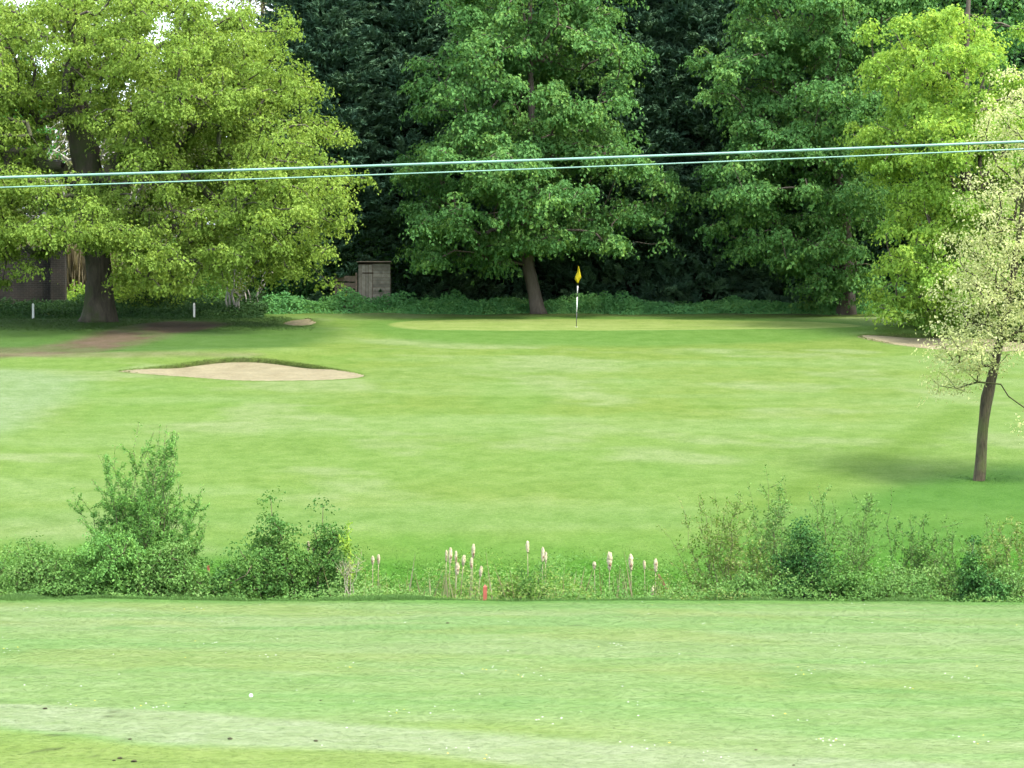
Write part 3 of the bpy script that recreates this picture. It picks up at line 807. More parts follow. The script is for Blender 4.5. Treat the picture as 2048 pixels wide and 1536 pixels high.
# ------------------------------------------------------------------ shrubs: several stems from one foot
def shrub(name, label, cat, loc, n_stems, height, spread, leafm, barkm, seed, leaf=.07, aspect=.35, per=70, twigs=5, stem_r=.012, start=.15, group=None,
          lean=(0, 0), twig_len=.45, leafspread=.09, curve=.35, hvar=.35, upw=.2):
    rg = np.random.default_rng(seed)
    loc = np.asarray(loc, float)
    o = thing(name, loc, label, cat, group)
    P0, P1, r0, r1 = [], [], [], []
    LC, LD = [], []
    for s in range(n_stems):
        a = rg.random() * 2 * math.pi; q = rg.random() ** .6
        dx, dy = math.cos(a) * spread * q + lean[0], math.sin(a) * spread * q * .8 + lean[1]
        h = height * (1 - hvar * rg.random() - .25 * q * q)
        b0 = np.array([math.cos(a), math.sin(a), 0]) * spread * .22 * rg.random()
        m = 9; t = np.linspace(0, 1, m)
        pts = np.stack([b0[0] + dx * (t * (1 - curve) + curve * t * t), b0[1] + dy * (t * (1 - curve) + curve * t * t), h * (t - .12 * q * t * t)], 1)
        pts[1:] += rg.normal(0, .018 * h, (m - 1, 3)) * np.array([1, 1, .3])
        rr = stem_r * (1 - .8 * t) * rg.uniform(.7, 1.2)
        P0 += list(pts[:-1]); P1 += list(pts[1:]); r0 += list(rr[:-1]); r1 += list(rr[1:])
        chains = [(pts, 1.0)]
        for w_ in range(twigs):
            f = rg.uniform(max(start, .12), .92); k = f * (m - 1); k0 = int(k)
            p = pts[k0] + (pts[min(k0 + 1, m - 1)] - pts[k0]) * (k - k0)
            d = unit(np.array([rg.normal(), rg.normal(), rg.uniform(.3, 1.3)])) * twig_len * height * .35 * rg.uniform(.5, 1.3) * (1.15 - f * .6)
            mid = p + d * .5 + rg.normal(0, .02, 3); e = p + d + np.array([0, 0, .04])
            P0 += [p, mid]; P1 += [mid, e]; r0 += [stem_r * .45, stem_r * .32]; r1 += [stem_r * .32, stem_r * .15]
            chains.append((np.array([p, mid, e]), .5))
        for pts_, wt in chains:
            cnt = max(3, int(per * wt * rg.uniform(.7, 1.3)))
            t = np.sort((start if wt == 1.0 else .1) + (1 - (start if wt == 1.0 else .1)) * rg.random(cnt) ** .85)
            kk = t * (len(pts_) - 1); k0 = np.minimum(kk.astype(int), len(pts_) - 2); fr = (kk - k0)[:, None]
            c = pts_[k0] * (1 - fr) + pts_[k0 + 1] * fr
            dd = unit(pts_[k0 + 1] - pts_[k0])
            off = rg.normal(0, 1, (cnt, 3)); off = unit(off - dd * (off * dd).sum(1, keepdims=True)) * (rg.random((cnt, 1)) * leafspread)
            LC.append(c + off); LD.append(dd * .8 + off / max(leafspread, .01) + rg.normal(0, .35, (cnt, 3)))
    V, Q = frustums(np.array(P0), np.array(P1), np.array(r0), np.array(r1), 4)
    obj('stems', new_mesh('stems', V, Q, True), barkm, o)
    if per > 0:
        C = np.concatenate(LC); D = np.concatenate(LD); m = len(C)
        C[:, 2] = np.maximum(C[:, 2], .03)
        L = leaf * rg.uniform(.6, 1.4, m)
        me = leaf_mesh('foliage', C, rg.normal(0, .6, (m, 3)) + np.array([0, -.1, upw + .3]), D, L, L * aspect, rg.random(m))
        f = obj('foliage', me, leafm, o); f['kind'] = 'stuff'
    return o

def mound(name, label, cat, loc, rad, n, spacing, clump, per, size, leafm, barkm, seed, aspect=.7, group=None, top=None):
    """dense bush: leaf clumps on forking stems from one foot"""
    rg = np.random.default_rng(seed); loc = np.asarray(loc, float)
    ells = [(np.array([0, 0, rad[2] * .5]), (rad[0], rad[1], rad[2] * .55), 1.0)]
    if top is not None: ells.append((np.array([top[0], 0, rad[2]]), (rad[0] * .45, rad[1] * .45, top[1]), .35))
    C, O = pick_clumps(ells, n, spacing, rg, .3, .5, .03)
    stray = rg.random(len(C)) < .30
    C[stray] = C[stray] * rg.uniform(1.05, 1.28, (stray.sum(), 1))
    trunk = [(0, 0, -.1), (0, 0, rad[2] * .15), (0, 0, rad[2] * .3)]
    P, par, cnt, k0 = skeleton(trunk, [.04] * 3, C, .05, .5, 0, seed)
    o = thing(name, loc, label, cat, group)
    r = np.minimum(.005 * np.maximum(cnt, 1) ** .45, .05)
    k = np.arange(1, len(P)); V, Q = frustums(P[par[k]], P[k], np.maximum(r[par[k]], .006), np.maximum(r[k], .004), 4)
    obj('stems', new_mesh('stems', V, Q, True), barkm, o)
    a = clump_leaves(C, O, clump, .5, per, size, rg, .2, .5, .5, .7, aspect)
    a[0][:, 2] = np.maximum(a[0][:, 2], .02)
    f = obj('foliage', leaf_mesh('foliage', *a), leafm, o); f['kind'] = 'stuff'
    return o

def ht(px, ytop, Y):
    return at(px, ytop, Y)[2] - float(H0((px - 1024) / F * Y, Y))

def gp(px, Y, dz=-.03):
    return ground_pt((px - 1024) / F * Y, Y, dz)

# ---- hedge plants under and behind the oak
mound('hawthorn_bush', 'leafy green bush right of the oak trunk below its boughs', 'bush', gp(300, 117), (1.7, 1.2, 2.6), 120, .3, .42, 70, .10, M_oak, B_twig, 101)
mound('hawthorn_bush', 'loose pale green bush between the oak and slim pale-stemmed saplings', 'bush', gp(385, 118), (1.4, 1.1, 3.0), 110, .3, .42, 55, .10, M_willow, B_twig, 102)
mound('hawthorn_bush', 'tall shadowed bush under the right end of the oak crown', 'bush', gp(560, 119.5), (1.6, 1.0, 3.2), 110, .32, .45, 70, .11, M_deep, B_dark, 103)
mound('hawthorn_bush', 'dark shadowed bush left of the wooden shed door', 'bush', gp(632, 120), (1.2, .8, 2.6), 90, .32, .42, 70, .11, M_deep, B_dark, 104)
mound('elder_bush', 'leafy spray of green leaves hanging above the wooden shed', 'bush', gp(745, 121.0), (1.3, .9, 3.8), 110, .32, .45, 75, .13, M_syc2, B_dark, 105)
shrub('sapling_clump', 'slim pale-stemmed saplings leaning apart right of the oak', 'sapling', gp(462, 114.5), 6, 3.6, 1.0, M_oak, B_birch, 106, .10, .55, 60, 5, .045, .35)
shrub('sapling_clump', 'thin crooked grey saplings with few leaves left of the shed', 'sapling', gp(500, 117.0), 6, 3.0, 1.1, M_dusty, B_birch, 107, .09, .5, 14, 5, .035, .4)

# ---- nettles and ground cover along the wood edge
def cover(name, label, xr, yr, n, h, size, leafm, seed, hfun=None, keep=None):
    rg = np.random.default_rng(seed)
    x = rg.uniform(*xr, n); y = rg.uniform(*yr, n)
    if keep is not None:
        k = keep(x, y); x, y = x[k], y[k]; n = len(x)
    e = np.minimum(1, (y - yr[0]) / .5) if hfun is None else hfun(x, y)
    hh = h * e * (.12 + 1.5 * fbm(x / 1.1, y / .9, seed, 3) ** 1.4 * (.55 + .9 * vnoise(x / 3.7, y / 3.0, seed + 3)))
    z = H0(x, y) + hh * rg.random(n) ** .55
    Nn = np.stack([rg.normal(0, .5, n), rg.normal(-.25, .5, n), np.full(n, .75)], 1)
    D = np.stack([rg.normal(0, 1, n), rg.normal(0, 1, n), rg.normal(-.3, .4, n)], 1)
    L = size * rg.uniform(.6, 1.4, n)
    clump = fbm(x / .8, y / .8, seed + 5, 2)
    me = leaf_mesh(name, np.stack([x, y, z], 1), Nn, D, L, L * .55, np.clip(.5 * rg.random(n) + (clump - .25), 0, 1))
    return tag(obj(name, me, leafm), label, None, kind='stuff')

edge = lambda x: 116.3 + .35 * np.sin(x * .9) + .25 * np.sin(x * 2.3 + 1)
cover('nettle_bank', 'low bank of dark green nettles along the foot of the wood', (-10.0, 16), (115.6, 119.6), 52000, .62, .12, M_net, 111,
      hfun=lambda x, y: smooth(0, .7, y - edge(x)) * (1 - .35 * smooth(1.5, 3, y - edge(x))), keep=lambda x, y: y > edge(x))
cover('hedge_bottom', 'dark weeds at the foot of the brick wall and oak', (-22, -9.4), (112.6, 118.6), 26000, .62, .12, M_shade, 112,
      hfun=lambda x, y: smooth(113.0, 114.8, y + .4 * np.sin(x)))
cover('sunlit_weeds', 'bright green weeds in the light beyond the wall end', (-18.5, -10.5), (119.5, 123), 14000, 1.0, .13, M_lime, 113)

# pale dry reeds far behind
rg = np.random.default_rng(120); nR = 16000
x = rg.uniform(-30, -9, nR); y = rg.uniform(124, 126.5, nR); hh = rg.uniform(1.6, 3.2, nR)
D = np.stack([rg.normal(0, .12, nR), rg.normal(0, .1, nR), np.ones(nR)], 1)
me = leaf_mesh('dry_reeds', np.stack([x, y, H0(x, y) + hh * .5], 1), np.stack([rg.normal(0, .3, nR), -np.ones(nR), rg.normal(0, .2, nR)], 1), D, hh, rg.uniform(.04, .09, nR), rg.random(nR), .1)
tag(obj('dry_reeds', me, M_straw), 'stand of pale dry reeds glimpsed past the oak trunk', None, kind='stuff')

# ------------------------------------------------------------------ brick wall end with pier
M_brick, n, p, out = mat('old_brick')
tc = N_(n, 'ShaderNodeTexCoord'); mp = N_(n, 'ShaderNodeMapping'); mp.inputs['Rotation'].default_value = (math.pi / 2, 0, 0)
n.links.new(tc.outputs['Object'], mp.inputs[0])
bt = N_(n, 'ShaderNodeTexBrick'); n.links.new(mp.outputs[0], bt.inputs['Vector'])
bt.inputs['Scale'].default_value = 1.0; bt.inputs['Brick Width'].default_value = .225; bt.inputs['Row Height'].default_value = .075; bt.inputs['Mortar Size'].default_value = .008
bt.inputs['Color1'].default_value = (.028, .023, .019, 1); bt.inputs['Color2'].default_value = (.021, .020, .018, 1); bt.inputs['Mortar'].default_value = (.052, .049, .043, 1)
t = noise(n, 1.5, 5, .6, tc.outputs['Object'])
r_ = ramp(n, t.outputs[0], [(.35, (.55, .58, .5)), (.65, (1.1, 1.05, 1))])
mx = N_(n, 'ShaderNodeMixRGB', blend_type='MULTIPLY'); mx.inputs[0].default_value = 1
n.links.new(bt.outputs['Color'], mx.inputs[1]); n.links.new(r_.outputs[0], mx.inputs[2]); n.links.new(mx.outputs[0], p.inputs['Base Color'])
bump(n, bt.outputs['Fac'], -.5, .01, p)
wx = (118 - 1024) / F * 119.0
wo_ = thing('brick_wall', ground_pt(wx, 119.0), 'weathered brown brick wall ending in a pier left of the oak', 'wall')
b = MB(); b.box((-5.3, 0.12, 1.1), (10, .24, 2.7)); obj('wall', b.mesh('wall'), M_brick, wo_)
b = MB(); b.box((0, 0, 1.35), (.56, .56, 3.2)); obj('pier', b.mesh('pier'), M_brick, wo_)
b = MB(); b.box((0, 0, 3.0), (.68, .68, .12)); obj('pier_cap', b.mesh('pier_cap'), plain_mat('coping_stone', (.12, .11, .09), (.2, .19, .16), 6), wo_)
b = MB(); b.box((-5.3, .12, 2.5), (10, .34, .1)); obj('coping', b.mesh('coping'), plain_mat('coping_stone', (.10, .09, .08), (.17, .16, .13), 6), wo_)
mound('ivy_bush', 'dark ivy spilling over the top of the brick pier', 'ivy', ground_pt(wx + .15, 119.0, 2.7), (.75, .6, 1.9), 70, .2, .3, 70, .09, M_ivy, B_dark, 131)

# ------------------------------------------------------------------ wooden shed
def wood_mat(name, a, b):
    m, n, p, out = mat(name)
    oi = N_(n, 'ShaderNodeObjectInfo'); g = N_(n, 'ShaderNodeNewGeometry')
    t = noise(n, 6, 6, .65, g.outputs['Position'], .4)
    r = ramp(n, t.outputs[0], [(.3, a), (.7, b)])
    v = N_(n, 'ShaderNodeMapRange'); v.inputs[3].default_value = .72; v.inputs[4].default_value = 1.2
    n.links.new(oi.outputs['Random'], v.inputs[0])
    mm = N_(n, 'ShaderNodeVectorMath', operation='SCALE'); n.links.new(r.outputs[0], mm.inputs[0]); n.links.new(v.outputs[0], mm.inputs['Scale'])
    n.links.new(mm.outputs[0], p.inputs['Base Color']); bump(n, t.outputs[0], .4, .01, p)
    return m
M_wood = wood_mat('grey_timber', (.14, .125, .095), (.25, .225, .175))
M_wood2 = wood_mat('brown_timber', (.11, .085, .060), (.20, .155, .11))
M_iron = plain_mat('rusty_iron', (.03, .02, .015), (.07, .045, .03), 20)
M_felt = plain_mat('roof_felt', (.035, .035, .035), (.07, .07, .068), 12, 1.0, .1, .3)
Ys = 118.6
def bx(name, c, d, m, par, rot=None):
    b = MB(); b.box((0, 0, 0), d); o = obj(name, b.mesh(name), m, par, c)
    if rot: o.rotation_euler = rot
    return o
x0 = (716 - 1024) / F * Ys; x1 = (781 - 1024) / F * Ys
sz = float(H0(x0, Ys))
shed = thing('garden_shed', (x0, Ys, sz), 'small weathered timber shed under the trees left of the green', 'shed')
W_ = x1 - x0; Hs = at(0, 527, Ys)[2] - sz
body = bx('wall', (W_ / 2, .75, Hs / 2 - .02), (W_ - .05, 1.4, Hs - .06), M_wood2, shed)
for k in range(14):                     # horizontal boards of the right half
    hb = Hs / 14
    bx('board', (W_ * .73, .035, hb * (k + .5)), (W_ * .53, .024, hb * .9), M_wood, shed, (R.normal(0, .01), R.normal(0, .006), 0))
door = bx('door', (W_ * .225, .042, Hs * .5), (W_ * .43, .02, Hs * .97), M_wood2, shed)
for k in range(4):
    bx('door_board', (W_ * .43 * ((k + .5) / 4 - .5), -.022, 0), (W_ * .43 / 4 * .9, .022, Hs * .95), M_wood, door, (0, R.normal(0, .004), 0))
for zz in (-.28, .30):
    bx('hinge', (W_ * .08, -.042, zz * Hs), (W_ * .34, .012, .05), M_iron, door)
bx('roof', (W_ / 2, .70, Hs + .02), (W_ + .08, 1.6, .035), M_wood2, shed, (math.radians(-4), 0, 0))
xg = (672 - 1024) / F * (Ys - .1)
gate = thing('garden_gate', (xg, Ys - .1, float(H0(xg, Ys - .1))), 'low broken timber gate with diagonal brace beside the shed', 'gate')
gw = x0 - xg - .06; gh = at(0, 548, Ys)[2] - sz
for k in range(5):
    bx('board', (gw / 2, .02, gh * (.12 + .19 * k)), (gw * .98, .022, gh * .15), M_wood2, gate, (0, R.normal(0, .02), 0))
bx('brace', (gw / 2, -.012, gh * .42), (gw * 1.0, .03, .07), M_wood, gate, (0, math.radians(32), 0))
for s in (0, 1):
    bx('post', (gw * s, .02, gh / 2), (.08, .08, gh * 1.06), M_wood2, gate)

# ------------------------------------------------------------------ flagstick
M_white = plain_mat('white_paint', (.60, .60, .57), (.72, .72, .69), 8, .45, .4)
M_black = plain_mat('black_paint', (.012, .012, .014), (.03, .03, .03), 8, .45, .4)
M_flag = leaf_mat('flag_cloth', (.34, .27, .004), (.38, .31, .005), (.42, .34, .006), .35, .2, (1.1, 1.0, .5))
fb = G(1152.5, 654.5)
Yf = fb[1]; fz = float(H0(fb[0], Yf)) + .004
flag = thing('flagstick', (fb[0], Yf, fz), 'golf flagstick with yellow flag standing on the green', 'flagstick')
top = at(1156.5, 533, Yf)[2] - fz
lean = (1156.5 - 1152.5) / F * Yf
def pt_h(py): return (at(0, py, Yf)[2] - fz)
for k, (ya, yb, mt) in enumerate([(656, 624, M_black), (624, 594, M_white), (594, 586, M_black), (586, 572, M_white), (572, 535, M_black)]):
    za, zb = max(-.05, pt_h(ya)), pt_h(yb)
    b = MB(); b.tube([(lean * za / top, 0, za), (lean * zb / top, 0, zb)], .0125 if mt is M_black else .017, 8); obj('pole_band', b.mesh('pole_band', True), mt, flag)
nu, nv = 9, 13
u, v = np.meshgrid(np.linspace(0, 1, nu), np.linspace(0, 1, nv))      # cloth hanging almost straight down
hgt = pt_h(532) - pt_h(566)
zt = pt_h(532)
xl = np.interp(v, [0, .3, .55, .74, .9, 1.0], [-.012, -.03, -.085, -.125, -.085, -.03])
xr = np.interp(v, [0, .3, .55, .66, .85, 1.0], [.012, .055, .095, .105, .03, .0])
fxv = xl + (xr - xl) * u + lean
fyv = -.04 + .028 * np.sin(u * 5.5 + v * 2.5)
fzv = zt - v * hgt + .02 * np.sin(u * 5) * v
Vf = np.stack([fxv, fyv, fzv], -1).reshape(-1, 3)
i, j = np.meshgrid(np.arange(nv - 1), np.arange(nu - 1), indexing='ij'); q = (i * nu + j).ravel()
me = new_mesh('flag', Vf, np.stack([q, q + 1, q + nu + 1, q + nu], 1), True); fattr(me, 'tint', R.random(len(Vf)) * .3 + .4)
fo = obj('flag', me, M_flag, flag)
sm = fo.modifiers.new('thick', 'SOLIDIFY'); sm.thickness = .003
b = MB(); th = np.linspace(0, 2 * math.pi, 25)
b.tube(np.stack([.054 * np.cos(th), .054 * np.sin(th), np.full(25, .004)], 1), .003, 5, False); obj('cup', b.mesh('cup'), M_white, flag)

# ------------------------------------------------------------------ posts and stakes
def stake(name, px, ybase, ytop, Y, wid, m, label, cat, lean=0.0, buried=.1):
    x = (px - 1024) / F * Y
    z0 = float(H0(x, Y))
    h = at(px, ytop, Y)[2] - z0
    o = thing(name, (x, Y, z0), label, cat)
    b = MB(); b.box((0, 0, h / 2 - buried / 2), (wid, wid, h + buried)); obj('shaft', b.mesh('shaft'), m, o)
    b = MB(); b.box((0, 0, h + wid * .3), (wid, wid, wid * .6), 0, .25); obj('tip', b.mesh('tip'), m, o)
    o.rotation_euler = (0, lean, 0)
    return o
g1, g2 = G(66.5, 637), (0, 113.2)
stake('white_post', 66.5, 637, 609, g1[1], .075, M_white, 'white marker post in the grass left of the oak', 'post')
stake('white_post', 388.5, 624, 608, g2[1], .07, M_white, 'shorter white marker post by the saplings right of the oak', 'post')
M_red = plain_mat('red_paint', (.22, .050, .032), (.29, .075, .048), 14, .6, .3)
M_or = plain_mat('faded_orange_paint', (.13, .075, .035), (.18, .10, .05), 14, .7, .2)
stake('hazard_stake', 970, 1207, 1174, 59.75, .075, M_red, 'upright red hazard stake at the ditch edge', 'stake')
stake('hazard_stake', 1376, 1160, 1136, 63.6, .05, M_or, 'faded orange stake leaning left above the ditch weeds', 'stake', -.5)
stake('hazard_stake', 416, 1145, 1132, 66.2, .045, M_red, 'small red stake half hidden behind the willow bush', 'stake')

# ------------------------------------------------------------------ overhead cables
M_cable = plain_mat('pale_cable_sheath', (.11, .21, .17), (.15, .27, .22), 3, .5, .4)
def cable(ya, yb, Y, r, label):
    A, B = at(0, ya, Y), at(2048, yb, Y)
    mpt = at(1024, (ya + yb) / 2 + 3, Y)
    dx = B[0] - A[0]; x = np.linspace(-34, 34, 140)
    sl = (B[2] - A[2]) / dx
    curv = 4 * ((A[2] + B[2]) / 2 - mpt[2]) / dx ** 2
    z = mpt[2] + sl * x + curv * x * x
    b = MB(); b.tube(np.stack([x, np.full(140, Y), z], 1), r, 8)
    tag(obj('overhead_cable', b.mesh('overhead_cable', True), M_cable), label, 'cable', 'overhead cables crossing the view')
cable(355, 283, 26.0, .0112, 'thicker upper pale green cable strung across the view')
cable(375, 298, 26.6, .0060, 'thinner lower pale green cable strung across the view')

# ------------------------------------------------------------------ ditch vegetation
def bush(name, label, px, ytop, Y, hw, depth, n, leafm, seed, peak=None, size=.062, per=80, barkm=None, clump=.27, cat='bush', aspect=.7):
    h = ht(px, ytop, Y)
    return mound(name, label, cat, gp(px, Y), (hw / F * Y, depth, h * .95), n, .15, clump, per, size, leafm, barkm or B_twig, seed, aspect, top=None if peak is None else (0, ht(px, peak, Y) - h))
shrub('willow_shrub', 'tall feathery grey-green willow shrub at the left of the ditch', 'shrub', gp(292, 62.5), 70, ht(270, 815, 62.5), 1.45, M_willow, B_twig, 201, .08, .26, 110, 13, .012, .10, leafspread=.07, twig_len=.34, curve=.1, hvar=.4)
shrub('willow_shrub', 'low spreading willow growth at the foot of the tall willow', 'shrub', gp(225, 61.5), 30, ht(225, 1000, 61.5), 1.5, M_willow, B_twig, 202, .08, .28, 120, 7, .011, .1, leafspread=.09, curve=.2)
bush('bramble_bush', 'rounded bramble at the left edge of the ditch', 20, 1092, 61.3, 95, .8, 110, M_bram, 203)
bush('bramble_bush', 'bramble mound left of the tall willow', 115, 1098, 61.1, 80, .7, 100, M_bram, 204)
bush('bramble_bush', 'pale bramble mound in front of the tall willow', 225, 1075, 61.0, 85, .6, 110, M_willow, 205)
bush('bramble_bush', 'bramble mound right of the willow foot', 340, 1090, 61.0, 75, .6, 100, M_bram, 206)
bush('thorn_bush', 'dark green dense bush with pointed top right of the willow', 550, 1082, 61.6, 82, .75, 170, M_darkb, 207, 1038, .065, 85, clump=.25)
bush('thorn_bush', 'dark leafy low bush left of the pointed bush', 465, 1122, 61.0, 65, .6, 90, M_darkb, 208, None, .068, 85)
bush('thorn_bush', 'bushy green shrub behind the dead white stems', 655, 1082, 62.0, 58, .6, 110, M_darkb, 209, 1042, .065, 75)
shrub('dead_weed', 'dead whitish branching stems in front of the bushes', 'dead plant', gp(697, 60.3), 5, ht(690, 1035, 60.3), .32, M_dusty, B_dead, 210, .05, .5, 2, 5, .012, .6, hvar=.5)
shrub('sapling', 'thin yellow-green sapling poking above the dead white stems', 'sapling', gp(702, 61.5), 3, ht(706, 1000, 61.5), .14, M_lime, B_twig, 211, .08, .5, 40, 2, .009, .75, hvar=.3)
shrub('sapling', 'bare reddish shoot standing up at the far left of the ditch', 'sapling', gp(58, 61.5), 2, ht(65, 1015, 61.5), .08, M_dusty, B_twig, 212, .05, .5, 3, 2, .009, .5, lean=(.08, 0), hvar=.3)
shrub('weed_clump', 'clump of dark slender shoots between the two cattail groups', 'weeds', gp(1072, 61.0), 13, ht(1072, 1062, 61.0), .5, M_darkb, B_dark, 213, .07, .35, 60, 3, .010, .15, hvar=.6)
shrub('weed_clump', 'yellow-green weeds just right of the red stake', 'weeds', gp(1018, 61.2), 14, ht(1018, 1110, 61.2), .34, M_lowg, B_twig, 214, .07, .45, 60, 3, .007, .1)
shrub('sapling', 'lone thin shoot right of the rightmost cattails', 'sapling', gp(1386, 61.2), 2, ht(1386, 1120, 61.2), .05, M_darkb, B_dark, 215, .05, .5, 8, 1, .008, .3)

# right-hand thicket
for k, (px, Y, ns, yt, sp, lm, lab) in enumerate([
        (1440, 62.2, 38, 925, 1.4, M_lowg, 'airy thicket of thin twiggy stems right of the orange stake'),
        (1548, 63.0, 24, 900, .8, M_bram, 'tall thin stems with sparse leaves left of the dark conical bush'),
        (1690, 63.0, 26, 880, 1.0, M_bram, 'tall sparse twiggy stems right of the dark conical bush'),
        (1800, 63.2, 30, 910, 1.0, M_darkb, 'loose leafy stems in the middle of the right thicket'),
        (1925, 63.4, 26, 960, 1.1, M_bram, 'thin stems behind the ivy heap at the right'),
        (2030, 63.2, 26, 960, 1.0, M_lowg, 'thin stems at the right edge of the ditch')]):
    shrub('thicket_shrub', lab, 'shrub', gp(px, Y), ns, ht(px, yt, Y), sp, lm, B_twig, 220 + k, .062, .5, 42, 8, .008, .22, leafspread=.08, group='twiggy shrubs on the right of the ditch', hvar=.55)
bush('conical_bush', 'dark green conical bush in the right half of the ditch', 1612, 1092, 61.3, 52, .55, 150, M_deep, 231, 1030, .062, 75, B_dark, .30)
bush('bramble_bush', 'dark bramble at the right foot of the conical bush', 1690, 1142, 60.9, 56, .5, 80, M_darkb, 232)
bush('bramble_bush', 'brownish bramble in the middle of the right thicket', 1800, 1135, 61.1, 70, .6, 90, M_bram, 233)
bush('bramble_bush', 'pale bramble left of the conical bush', 1490, 1155, 60.9, 70, .55, 80, M_bram, 234)
bush('bramble_bush', 'bramble at the far right edge of the ditch', 2035, 1135, 61.4, 70, .6, 90, M_bram, 235)
bush('ivy_bush', 'dark glossy ivy heap sloping down at the right of the ditch', 1945, 1100, 61.2, 20, .4, 60, M_ivy, 236, None, .06, 90, B_dark, .2)
bush('ivy_bush', 'lower end of the dark ivy at the right frame edge', 1985, 1150, 60.8, 34, .35, 60, M_ivy, 237, None, .06, 90, B_dark, .2)

# low weeds filling the ditch
cover('ditch_weeds', 'low mixed weeds and brambles filling the ditch', (-18, 18), (60.0, 64.8), 105000, 1.0, .062, M_bram, 241,
      hfun=lambda x, y: .35 + .75 * smooth(60.0, 61.0, y))
cover('ditch_weeds', 'pale green fresh weeds among the cattails', (-5, 6), (60.1, 64.6), 26000, .95, .06, M_lowg, 242,
      hfun=lambda x, y: .35 + .65 * smooth(60.0, 61.0, y))

# ------------------------------------------------------------------ cattails
M_fluff = plain_mat('cattail_fluff', (.25, .21, .125), (.50, .44, .29), 26, 1.0, .05, .8, .02)
M_fibre = leaf_mat('cattail_fibre', (.38, .34, .23), (.48, .44, .31), (.56, .52, .39), .35, .1, (1, 1, 1))
M_core = plain_mat('cattail_core', (.10, .060, .035), (.22, .13, .08), 18, 1.0, .1)
M_stem = plain_mat('dry_stem', (.20, .17, .10), (.30, .26, .17), 10, .8, .2)
def cattail(px, ytop, ybot, wpx, lean_px, Y, label, seed, group):
    rg = np.random.default_rng(seed)
    x = (px - 1024 - lean_px) / F * Y
    z0 = float(H0(x, Y)); o = thing('cattail', (x, Y, z0), label, 'cattail', group)
    xt = lean_px / F * Y
    zt_, zb_ = at(px, ytop, Y)[2] - z0, at(px, ybot, Y)[2] - z0
    f = lambda z: np.array([xt * (z / zt_) ** 1.6, 0.04 * math.sin(seed + z), z])
    b = MB(); zs = np.linspace(-.05, zb_ + .04, 8); b.tube([f(max(z, 0)) + np.array([0, 0, min(z, 0)]) for z in zs], np.linspace(.0085, .006, 8), 6); obj('stem', b.mesh('stem', True), M_stem, o)
    r = wpx / F * Y * .35
    m = 16; t = np.linspace(0, 1, m)
    prof = r * np.clip(np.sin(math.pi * np.clip(t * .93 + .05, 0, 1)), 0, 1) ** .5 * (.8 + .3 * t)
    b = MB(); b.tube([f(zb_ + (zt_ - zb_) * q) for q in t], prof, 12)
    V = b.V[0]; V += rg.normal(0, r * .14, V.shape)
    head = obj('seed_head', b.mesh('seed_head', True), M_fluff, o)
    k = 150; tt = rg.random(k); th = rg.random(k) * 2 * math.pi
    C = np.array([f(zb_ + (zt_ - zb_) * q) for q in tt]); nr = np.stack([np.cos(th), np.sin(th), rg.normal(.1, .4, k)], 1)
    C = C + nr * (np.interp(tt, t, prof)[:, None] * .95)
    fl = obj('fluff', leaf_mesh('fluff', C, rg.normal(0, 1, (k, 3)), nr + rg.normal(0, .4, (k, 3)), rg.uniform(.012, .028, k), np.full(k, .010), rg.random(k)), M_fibre, head); fl['kind'] = 'stuff'
    if rg.random() < .75:                     # weathered brown patch where the fluff has blown off
        a, bb = sorted(rg.uniform(.05, .7, 2)); bb = max(bb, a + .2)
        q = np.linspace(a, min(bb, .9), 5); side = rg.uniform(-.4, .4)
        b = MB(); b.tube([f(zb_ + (zt_ - zb_) * s) + np.array([side * r, -r * .62, 0]) for s in q], np.array([.1, .55, .62, .5, .1]) * r * .8, 8)
        obj('bare_core', b.mesh('bare_core', True), M_core, head)
    return o
CT = [(616, 1083, 1101, 9, 2, 62.4, 'left cattail of the pair beside the bushy green shrub', 'a'), (627, 1092, 1106, 8, 3, 62.3, 'right cattail of the pair beside the bushy green shrub', 'a'),
      (745, 1113, 1129, 9, 1, 62.6, 'lower cattail of the isolated pair right of the dead stems', 'b'), (757, 1109, 1128, 9, 3, 62.8, 'higher cattail of the isolated pair right of the dead stems', 'b'),
      (893, 1100, 1123, 7, 3, 62.9, 'slim leftmost cattail of the big left cluster', 'c'), (901, 1095, 1127, 11, 4, 62.5, 'stout tall cattail second from left in the big left cluster', 'c'),
      (912, 1102, 1127, 8, 2, 63.0, 'thin upright cattail in the middle of the big left cluster', 'c'), (915, 1126, 1150, 13, 7, 62.0, 'lowest leaning fluffy cattail of the big left cluster', 'c'),
      (928, 1111, 1131, 11, 10, 62.3, 'slanting cattail leaning right in the big left cluster', 'c'), (947, 1088, 1116, 10, 5, 62.6, 'tallest cattail of the big left cluster', 'c'),
      (943, 1115, 1138, 9, 3, 62.2, 'cattail directly below the tallest of the big left cluster', 'c'), (963, 1132, 1153, 10, 12, 62.0, 'low slanting cattail at the right end of the left cluster', 'c'),
      (1055, 1082, 1105, 10, -2, 62.7, 'highest cattail left of the dark slender shoots', 'd'), (1086, 1094, 1124, 9, 2, 62.5, 'left one of two touching cattails beside the dark shoots', 'd'), (1092, 1104, 1126, 8, 3, 62.9, 'right one of two touching cattails beside the dark shoots', 'd'),
      (1189, 1124, 1138, 10, -2, 62.5, 'short round-headed cattail left of the thickest one', 'e'), (1220, 1104, 1140, 15, 2, 62.3, 'thickest white-topped cattail right of the middle', 'e'),
      (1262, 1108, 1141, 13, -1, 62.4, 'long tan cattail right of the thickest one', 'e'), (1289, 1121, 1138, 8, -2, 62.8, 'small cattail between two larger ones on the right', 'e'),
      (1312, 1117, 1144, 11, 1, 62.4, 'rightmost tall cattail of the whole row', 'e'), (1307, 1172, 1193, 8, 9, 61.3, 'low bent cattail below the rightmost tall one', 'e')]
